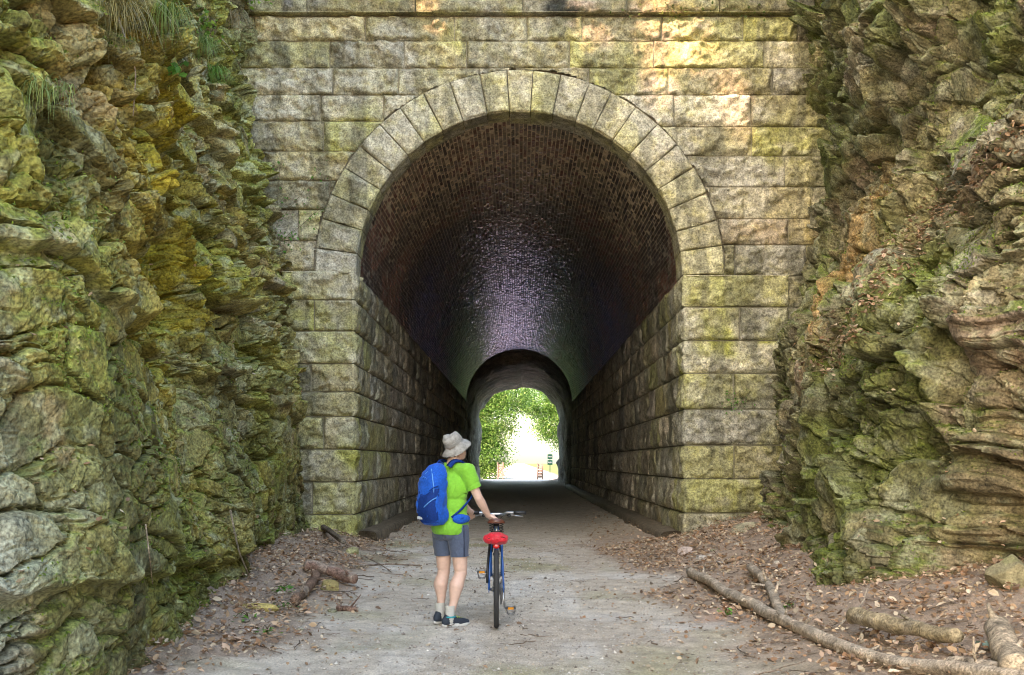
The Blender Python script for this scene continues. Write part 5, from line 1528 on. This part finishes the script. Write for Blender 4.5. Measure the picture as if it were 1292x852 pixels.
# --- logs and branches
def smooth_path(p, n):
    p = np.array(p, float); d = np.concatenate([[0], np.cumsum(np.linalg.norm(np.diff(p, axis=0), axis=1))])
    t = np.linspace(0, d[-1], n); q = np.stack([np.interp(t, d, p[:, k]) for k in range(3)], -1)
    for _ in range(max(2, n // 12)): q[1:-1] = .25 * q[:-2] + .5 * q[1:-1] + .25 * q[2:]
    return q
def bark_tube(m, path, r0, r1, col, seed, seg=18, knots=()):
    path = np.asarray(path); n = len(path); rad = np.linspace(r0, r1, n)
    V, F = tube_np(path, rad, seg)
    ax = np.repeat(path, seg, 0); v = V[:n * seg]; d = v - ax; L = np.linalg.norm(d, axis=1, keepdims=True)
    a = np.tile(np.arange(seg) / seg * 2 * np.pi, n); s = np.repeat(np.concatenate([[0], np.cumsum(np.linalg.norm(np.diff(path, axis=0), axis=1))]), seg) * 7
    k = 1 + .10 * fbm(np.cos(a) * 1.6 + seed, np.sin(a) * 1.6, s * .2, 3, seed) + .07 * fbm(np.cos(a) * 5, np.sin(a) * 5, s * .5, 2, seed + 1)
    V[:n * seg] = ax + d * k[:, None]
    c = np.array(col) * (1 + .35 * fbm(V[:, 0] * 9, V[:, 1] * 9, V[:, 2] * 9, 3, seed + 2))[:, None]
    pale = sstep(.1, .5, fbm(V[:, 0] * 4, V[:, 1] * 4, V[:, 2] * 4, 3, seed + 3))
    c = mixc(c, (.40, .35, .28), pale * .55)
    m.add(V, F, np.clip(c, .01, .9))
def gp_path(pts, lift): return [np.array(ground_point(x, y, lift)) for x, y in pts]
def branch(name, label, cat, arms, col, seed, group=None):
    m = Mesh(); o0 = None
    for k, (pts, r0, r1, lift) in enumerate(arms):
        p = smooth_path(gp_path(pts, lift), 46)
        if o0 is None: o0 = p[len(p) // 2].copy(); o0[2] = float(gz(o0[0], o0[1]))
        jit = np.stack([fbm(np.linspace(0, 6, 46) + k * 9, np.zeros(46) + q * 5., np.zeros(46), 3, seed) for q in range(3)], -1)
        p = p + jit * r0 * (.55 if len(pts) > 4 else .18)
        bark_tube(m, p, r0, r1, col, seed + k)
        rs = np.random.default_rng(seed + 50 + k)
        for q in range(0 if r0 < .03 else int(3 + 5 * (len(pts) > 5))):         # snapped-off side twigs
            i0 = rs.integers(3, 43); a = rs.uniform(-.3, 1.2); d_ = np.array([rs.normal(), rs.normal(), 0]); d_ /= np.linalg.norm(d_); d_ = d_ * math.cos(a) + np.array([0, 0, math.sin(a)])
            L_ = rs.uniform(.05, .16); bark_tube(m, np.array([p[i0], p[i0] + d_ * (r0 + L_ * .4), p[i0] + d_ * (r0 + L_) + rs.normal(0, .012, 3)]), r0 * rs.uniform(.22, .42), r0 * .14, col, seed + q, 8)
    o = m.build(name, M_BARK, origin=o0)
    return tag(o, label, cat, group)
branch('fallen_branch', 'long pale forked branch lying along the right edge of the trail', 'branch',
       [([(869, 719), (905, 742), (945, 762), (985, 782), (1020, 796), (1060, 814), (1110, 828), (1160, 836), (1215, 846), (1300, 864)], .056, .046, .075),
        ([(946, 716), (962, 730), (975, 748), (984, 768), (994, 784), (1012, 792)], .050, .042, .075),
        ([(1200, 836), (1250, 842), (1310, 848)], .040, .036, .06)], (.42, .345, .26), 301)
branch('log', 'mossy rotten log lying at the foot of the right rock buttress', 'log', [([(1076, 778), (1110, 786), (1150, 793), (1206, 803)], .064, .046, .14)], (.34, .275, .17), 311)
branch('log', 'short thick log end pointing at the trail in the lower right corner', 'log', [([(1259, 792), (1268, 812), (1280, 846)], .080, .082, .10)], (.42, .345, .25), 315)
branch('log', 'reddish brown log lying below the left rock beside the tunnel mouth', 'log', [([(384, 712), (415, 720), (447, 731)], .068, .06, .09)], (.29, .185, .14), 321)
branch('log', 'short dark broken log propped behind the reddish log', 'log', [([(400, 725), (388, 742), (372, 758)], .055, .05, .07)], (.2, .13, .09), 325)
branch('log', 'small dark bark piece at the left edge of the gravel', 'log', [([(424, 768), (438, 768), (452, 769)], .030, .022, .025)], (.19, .12, .09), 329)
branch('fallen_branch', 'dark slanting branch against the foot of the left quoins', 'branch', [([(396, 656), (412, 668), (434, 684)], .06, .04, .16)], (.14, .11, .08), 333)
branch('fallen_branch', 'thin crooked stick lying by the left wall footing', 'branch', [([(440, 715), (490, 712), (532, 714)], .016, .010, .03), ([(455, 700), (480, 712), (494, 722)], .011, .008, .03)], (.26, .20, .15), 337)

def stick_up():
    a = np.array(ground_point(1054, 796, .0)); m = Mesh()
    pts = [a]
    for (x, y) in ((1062, 786), (1078, 774), (1090, 758), (1094, 742)):
        Yq = a[1] + .02 * len(pts); pts.append(np.array([(x - VX) / FPX * Yq, Yq, CAMZ + (VY - y) / FPX * Yq]))
    bark_tube(m, smooth_path(pts, 24), .010, .004, (.36, .31, .25), 341, 8)
    tag(m.build('stick', M_BARK, origin=a), 'thin upright stick leaning before the right buttress', 'stick')
stick_up()

# --- loose stones
def rock_np(rad, seed, flat=1.):
    r = np.random.default_rng(seed)
    V, F = ell_np((0, 0, 0), (1, 1, 1), None, 44, 26)
    for k in range(13):
        n = r.normal(size=3); n /= np.linalg.norm(n); d = r.uniform(.52, .86)
        q = V @ n - d; V = V - np.maximum(q, 0)[:, None] * n
    V = V * (1 + .05 * fbm(V[:, 0] * 3, V[:, 1] * 3, V[:, 2] * 3 + seed, 3, 211))[:, None]
    return V * np.array(rad), F
def stone(x, y, rad, col, seed, label, name='stone', rz=0, group=None, tilt=(0, 0), cat='rock', sink=.35):
    X, Y, Z = ground_point(x, y)
    V, F = rock_np(rad, seed); V = V @ rotm(tilt[0], tilt[1], rz).T
    c = np.array(col) * (1 + .3 * fbm(V[:, 0] * 9, V[:, 1] * 9, V[:, 2] * 9 + seed, 3, 213))[:, None]
    ms = sstep(.1, .6, fbm(V[:, 0] * 5, V[:, 1] * 5, V[:, 2] * 5 + seed, 3, 215)) * .5
    c = mixc(c, (.2, .21, .08), ms * (col[0] < .4))
    m = Mesh(); m.add(V, F, np.clip(c, .02, .9)); o = m.build(name, M_STONE)
    o.location = (X, Y, Z + rad[2] * (1 - 2 * sink) * .8)
    return tag(o, label, cat, group)
stone(953, 652, (.26, .2, .17), (.25, .19, .14), 401, 'brown angular block on the leafy bank by the right quoins', rz=.4, tilt=(.2, .5))
stone(945, 668, (.36, .22, .06), (.42, .38, .25), 402, 'flat pale yellow slab tilted on the leaves right of the tunnel', rz=.3, tilt=(.25, -.15))
stone(867, 698, (.14, .12, .09), (.52, .42, .36), 403, 'pinkish stone at the foot of the right quoins')
stone(886, 706, (.13, .09, .06), (.46, .42, .37), 404, 'pale grey stone between pinkish stone and branch end', rz=.7)
stone(912, 712, (.10, .08, .05), (.48, .44, .40), 405, 'small pale stone right of the branch end', rz=.2)
stone(1279, 738, (.17, .2, .22), (.27, .24, .14), 406, 'triangular boulder inside the bedded recess at right', rz=.9, tilt=(.2, 0), name='boulder', cat='boulder')
stone(326, 769, (.22, .12, .05), (.42, .33, .11), 407, 'ochre yellow slab at the foot of the left rock', rz=.1)
stone(312, 796, (.085, .06, .015), (.58, .50, .43), 408, 'thin pale flake of stone on the left leaves', rz=.4)
stone(414, 744, (.15, .11, .09), (.36, .29, .12), 409, 'mossy ochre lump beside the dark broken log', rz=.5)
stone(446, 698, (.12, .1, .09), (.42, .40, .20), 410, 'pale yellow stone under the left quoins', rz=.5)
stone(478, 700, (.09, .08, .05), (.40, .37, .3), 411, 'small grey stone by the left wall footing')
LS = 'loose stones on the leafy banks'
r_ = np.random.default_rng(55)
for k in range(26):
    if k < 15: x, y = r_.uniform(850, 985), r_.uniform(668, 740)
    else: x, y = r_.uniform(235, 430), r_.uniform(735, 815)
    s = r_.uniform(.025, .06); stone(x, y, (s, s * .8, s * .55), np.array((.40, .36, .30)) * r_.uniform(.6, 1.25), 420 + k, 'fist-sized loose stone half sunk among dead leaves', group=LS, rz=r_.uniform(0, 6))

# --- plants
M_GRASS = leaf_mat('grass_blade', .3, .5)
def blades(base, n, L, r, lean, col, wid=.0028, droop=1.0):
    m = Mesh()
    for k in range(n):
        b = base + r.normal(0, .06, 3) * np.array([1, 1, .35]); a = r.uniform(0, 2 * np.pi)
        d = np.array([math.cos(a), math.sin(a), 0]) * r.uniform(.2, .8) + np.array(lean)
        l = L * r.uniform(.5, 1.2); t = np.linspace(0, 1, 7)[:, None]
        p = b + d * l * t * .75 + np.array([0, 0, 1.]) * l * (.75 * t - droop * 1.25 * t ** 2)
        s = np.cross(d, [0, 0, 1.]); s /= max(np.linalg.norm(s), 1e-6)
        w = (wid * (1 - t ** 2) + .0006)
        V = np.stack([p - s * w, p + s * w], 1).reshape(-1, 3)
        c = np.array(col) * r.uniform(.6, 1.35); c = c + np.array([.08, .05, .0]) * (r.random() < .25)
        m.add(V, grid_faces(7, 2), c)
    return m
def tuft(x, y, F, n, L, label, seed, lean=(.35, -.35, 0), col=(.16, .24, .05), droop=1.1):
    p, nn = F.at(x, y, 8); r = np.random.default_rng(seed)
    o = blades(p + nn * .02, n, L, r, lean, col, droop=droop).build('grass_tuft', M_GRASS, origin=p)
    return tag(o, label, 'grass')
tuft(215, 22, FL, 150, .5, 'straggling grass tuft on the dark ledge at the upper left', 501)
tuft(262, 52, FL, 120, .5, 'bright drooping grass tuft below the overhanging roots at left', 502, col=(.19, .28, .06))
tuft(278, 92, FL, 110, .42, 'lowest green grass tuft hanging beside the portal', 503, col=(.16, .30, .05))
tuft(150, 14, FL, 110, .55, 'dry yellowish grass tuft nearest the upper left corner', 504, col=(.26, .24, .10))
tuft(300, 22, FL, 120, .55, 'brown dry grass hanging at the top of the left rock by the cornice', 505, col=(.26, .21, .11))
tuft(62, 118, FL, 60, .30, 'small pale grass tuft on a grey block high at left', 506, col=(.20, .28, .09))
def leafy(name, label, cat, anchor, n, spread, size, seed, cols, stems=5, up=.4):
    r = np.random.default_rng(seed); root = empty(name, tuple(anchor), 0, label, cat)
    cen = r.normal(0, 1, (n, 3)) * np.array(spread)
    m = Mesh()
    for k in range(stems):
        e = cen[r.integers(n)]; t = np.linspace(0, 1, 6)[:, None]
        m.tube(e * t + np.array([0, 0, .04]) * np.sin(t * np.pi), .003, 4, (.12, .10, .05))
    m.build('stem', M_BARK, root)
    V, F, C = leaf_cloud(cen, size, r, np.array(cols)[r.integers(len(cols), size=n)] * r.uniform(.7, 1.3, (n, 1)), up, .65)
    link('foliage', np_mesh('foliage', V, F, C, smooth=False), M_LEAF, root)
YG = [(.20, .33, .04), (.13, .25, .03), (.28, .40, .06)]
GG = [(.10, .24, .04), (.14, .32, .05)]
p, _ = FL.at(318, 8, 10); leafy('shrub', 'yellow-green leafy sprig at the top left of the portal', 'plant', p + np.array([.12, -.25, .1]), 120, (.2, .12, .16), .09, 511, YG)
p, _ = FL.at(262, 40, 10); leafy('shrub', 'small bright green leaves on the left rock below the grass', 'plant', p + np.array([.08, -.1, 0]), 60, (.08, .07, .16), .07, 512, YG)
p, _ = FL.at(228, 88, 10); leafy('shrub', 'two-leaved green seedling under the upper left overhang', 'plant', p + np.array([.05, -.06, 0]), 14, (.05, .04, .03), .07, 513, GG)
for k, (x, y, n, sp, sz, lab) in enumerate([(357, 748, 26, .06, .055, 'green seedling at the foot of the left rock'), (337, 801, 20, .045, .05, 'little green plant nearest the trail on the left leaves'),
        (313, 784, 18, .06, .045, 'pale green weed behind the thin pale flake'), (916, 776, 16, .035, .05, 'green seedling beside the gravel at the right bank'), (994, 768, 12, .03, .05, 'tiny seedling next to the fork of the long branch'),
        (359, 770, 16, .05, .04, 'low weed right of the ochre slab')]):
    q = np.array(ground_point(x, y)); leafy('seedling', lab, 'plant', q + np.array([0, 0, .035]), n, (sp, sp, sp * .4), sz, 520 + k, GG, 4, .75)
def creeper(name, label, pts, n, seed, yoff=17.90, sz=.05, cols=GG):
    r = np.random.default_rng(seed); root = empty(name, ((pts[0][0] - VX) / FPX * yoff, yoff, CAMZ + (VY - pts[0][1]) / FPX * yoff), 0, label, 'plant')
    o = np.array(root.location); m = Mesh(); cen = []
    for k in range(0, len(pts) - 1, 2):
        a, b = [np.array([(q[0] - VX) / FPX * yoff, yoff, CAMZ + (VY - q[1]) / FPX * yoff]) for q in pts[k:k + 2]]
        t = np.linspace(0, 1, 14)[:, None]; p = a + (b - a) * t + np.stack([fbm(t[:, 0] * 4 + k, t[:, 0] * 0, t[:, 0] * 0 + q, 2, seed) for q in range(3)], -1) * np.array([.10, .015, .10])
        m.tube(p - o, .004, 5, (.14, .11, .06)); j = r.integers(14, size=n); cen.append(p[j] - o + r.normal(0, 1, (n, 3)) * np.array([.10, .015, .08]))
    m.build('stem', M_BARK, root)
    cen = np.concatenate(cen); V, F, C = leaf_cloud(cen, sz, r, np.array(cols)[r.integers(len(cols), size=len(cen))] * r.uniform(.7, 1.3, (len(cen), 1)), .1, .7)
    link('foliage', np_mesh('foliage', V, F, C, smooth=False), M_LEAF, root)
creeper('creeper', 'sparse green creeper spread over the grey stones left of the arch', [(335, 320), (360, 200), (335, 320), (400, 205), (335, 320), (425, 235), (335, 320), (380, 290)], 34, 531)
creeper('creeper', 'fern-like green growth low on the right quoin stones', [(915, 512), (948, 506), (915, 512), (935, 498)], 26, 532, 17.80, .045)
creeper('creeper', 'dark weeds growing in the joint under the cornice right of centre', [(780, 22), (860, 18), (860, 18), (965, 12), (860, 18), (840, 6)], 26, 533, 17.78, .05, [(.06, .09, .02), (.10, .14, .03)])

# --- hanging roots and dry vines on the left rock
def strand(pts, r0, label, seed, F=FL, out=.05):
    P = [F.at(x, y, 8) for x, y in pts]; q = np.array([p + n * out for p, n in P]); q[:, 1] = np.minimum.accumulate(q[:, 1][::-1])[::-1] * .5 + q[:, 1] * .5
    m = Mesh(); bark_tube(m, smooth_path(q, 30), r0, r0 * .5, (.36, .29, .20), seed, 7)
    tag(m.build('hanging_root', M_BARK, origin=q[0]), label, 'root')
strand([(172, 40), (176, 90), (170, 150)], .009, 'thin dry root hanging under the upper left overhang', 541)
strand([(292, 645), (300, 690), (318, 730), (335, 748)], .010, 'pale dry vine slanting to the foot of the left rock', 542)
strand([(297, 675), (325, 705), (355, 738)], .007, 'thinner dry vine crossing beside the pale slanting one', 543)
strand([(355, 683), (380, 700), (400, 704)], .007, 'short bent vine on the left rock nearest the quoins', 544)
strand([(186, 660), (188, 700), (190, 735)], .006, 'straight thin vine low on the dark left rock', 545)
strand([(286, 48), (300, 70), (306, 110)], .007, 'brown root strand hanging by the cornice end', 546)

# --- a scrap of pale teal plastic among the leaves
def scrap():
    X, Y, Z = ground_point(1246, 815, .02); m = Mesh()
    u, v = np.meshgrid(np.linspace(-.07, .07, 8), np.linspace(-.035, .035, 5), indexing='ij')
    z = .012 * np.sin(u * 50) + .01 * np.cos(v * 70)
    P = np.stack([u, v, z], -1); P2 = P - np.array([0, 0, .004])
    m.add(P.reshape(-1, 3), grid_faces(8, 5)); m.add(P2.reshape(-1, 3), grid_faces(8, 5, True))
    o = m.build('plastic_scrap', plain('pale_teal', (.38, .55, .50), .5)); o.location = (X, Y, Z + .015); o.rotation_euler = (.3, .1, .4)
    tag(o, 'crumpled pale teal scrap among the leaves beside the thick log end', 'litter')
scrap()

# --- cushions of moss on the rock
def moss():
    r = np.random.default_rng(601); cen, col = [], []
    for P, N, sd_, cut, num in ((LP, LN, 309, .70, 15000), (RP, RN, 407, .60, 30000)):
        X, Y, Z = P[..., 0], P[..., 1], P[..., 2]
        m = sstep(.38, .9, fbm(Y * 2.0, Z * 1.5, X * 2, 5, sd_) * .78 + N[..., 2] * .85)
        ok = np.argwhere((m > cut) & (Y > 4.4))
        k = ok[r.integers(len(ok), size=num)]
        p = P[k[:, 0], k[:, 1]] + N[k[:, 0], k[:, 1]] * r.uniform(0, .018, (len(k), 1)) + r.normal(0, .008, (len(k), 3))
        cen.append(p); col.append(np.array([(.17, .25, .035), (.22, .29, .04), (.12, .19, .03)])[r.integers(3, size=len(k))] * r.uniform(.7, 1.25, (len(k), 1)))
    V, F, C = leaf_cloud(np.concatenate(cen), .024, r, np.concatenate(col), .35, .5)
    o = link('moss', np_mesh('moss', V, F, C, smooth=False), M_GRASS)
    tag(o, 'green moss cushions growing over both rock faces', 'moss', kind='stuff')
moss()
# ------------------------------------------------------------------ light
w = bpy.data.worlds.new('World'); scene.world = w; w.use_nodes = True
nt = w.node_tree; bg = nt.nodes['Background']
sky = nt.nodes.new('ShaderNodeTexSky'); sky.sky_type = 'NISHITA'; sky.sun_disc = False
SUN_EL, SUN_AZ = R(40), R(220)          # behind and to the left; azimuth clockwise from +Y
sky.sun_elevation = SUN_EL; sky.sun_rotation = SUN_AZ
sky.air_density = 1.0; sky.dust_density = 2.5; sky.ozone_density = .6
tint = nt.nodes.new('ShaderNodeMix'); tint.data_type = 'RGBA'; tint.blend_type = 'MULTIPLY'; tint.inputs['Factor'].default_value = 1
tint.inputs['B'].default_value = (1, .93, .79, 1)          # thin warm haze over the blue
nt.links.new(sky.outputs[0], tint.inputs['A']); nt.links.new(tint.outputs['Result'], bg.inputs['Color']); bg.inputs['Strength'].default_value = .15
sl = bpy.data.lights.new('sun', 'SUN'); sl.energy = 4.8; sl.angle = R(1.0); sl.color = (1, .56, .44)
so = bpy.data.objects.new('sun', sl); COL.objects.link(so)
sdir = Vector((math.sin(SUN_AZ) * math.cos(SUN_EL), math.cos(SUN_AZ) * math.cos(SUN_EL), math.sin(SUN_EL)))
so.rotation_euler = (-sdir).to_track_quat('-Z', 'Y').to_euler(); so.location = (-10, -10, 30)

scene.view_settings.view_transform = 'Standard'; scene.view_settings.look = 'None'
scene.view_settings.exposure = EXPO; scene.view_settings.gamma = 1
scene.cycles.max_bounces = 8; scene.cycles.diffuse_bounces = 7; scene.cycles.glossy_bounces = 4
scene.cycles.use_denoising = True
scene.cycles.sample_clamp_indirect = 8

scene.cycles.filter_width = 1.05
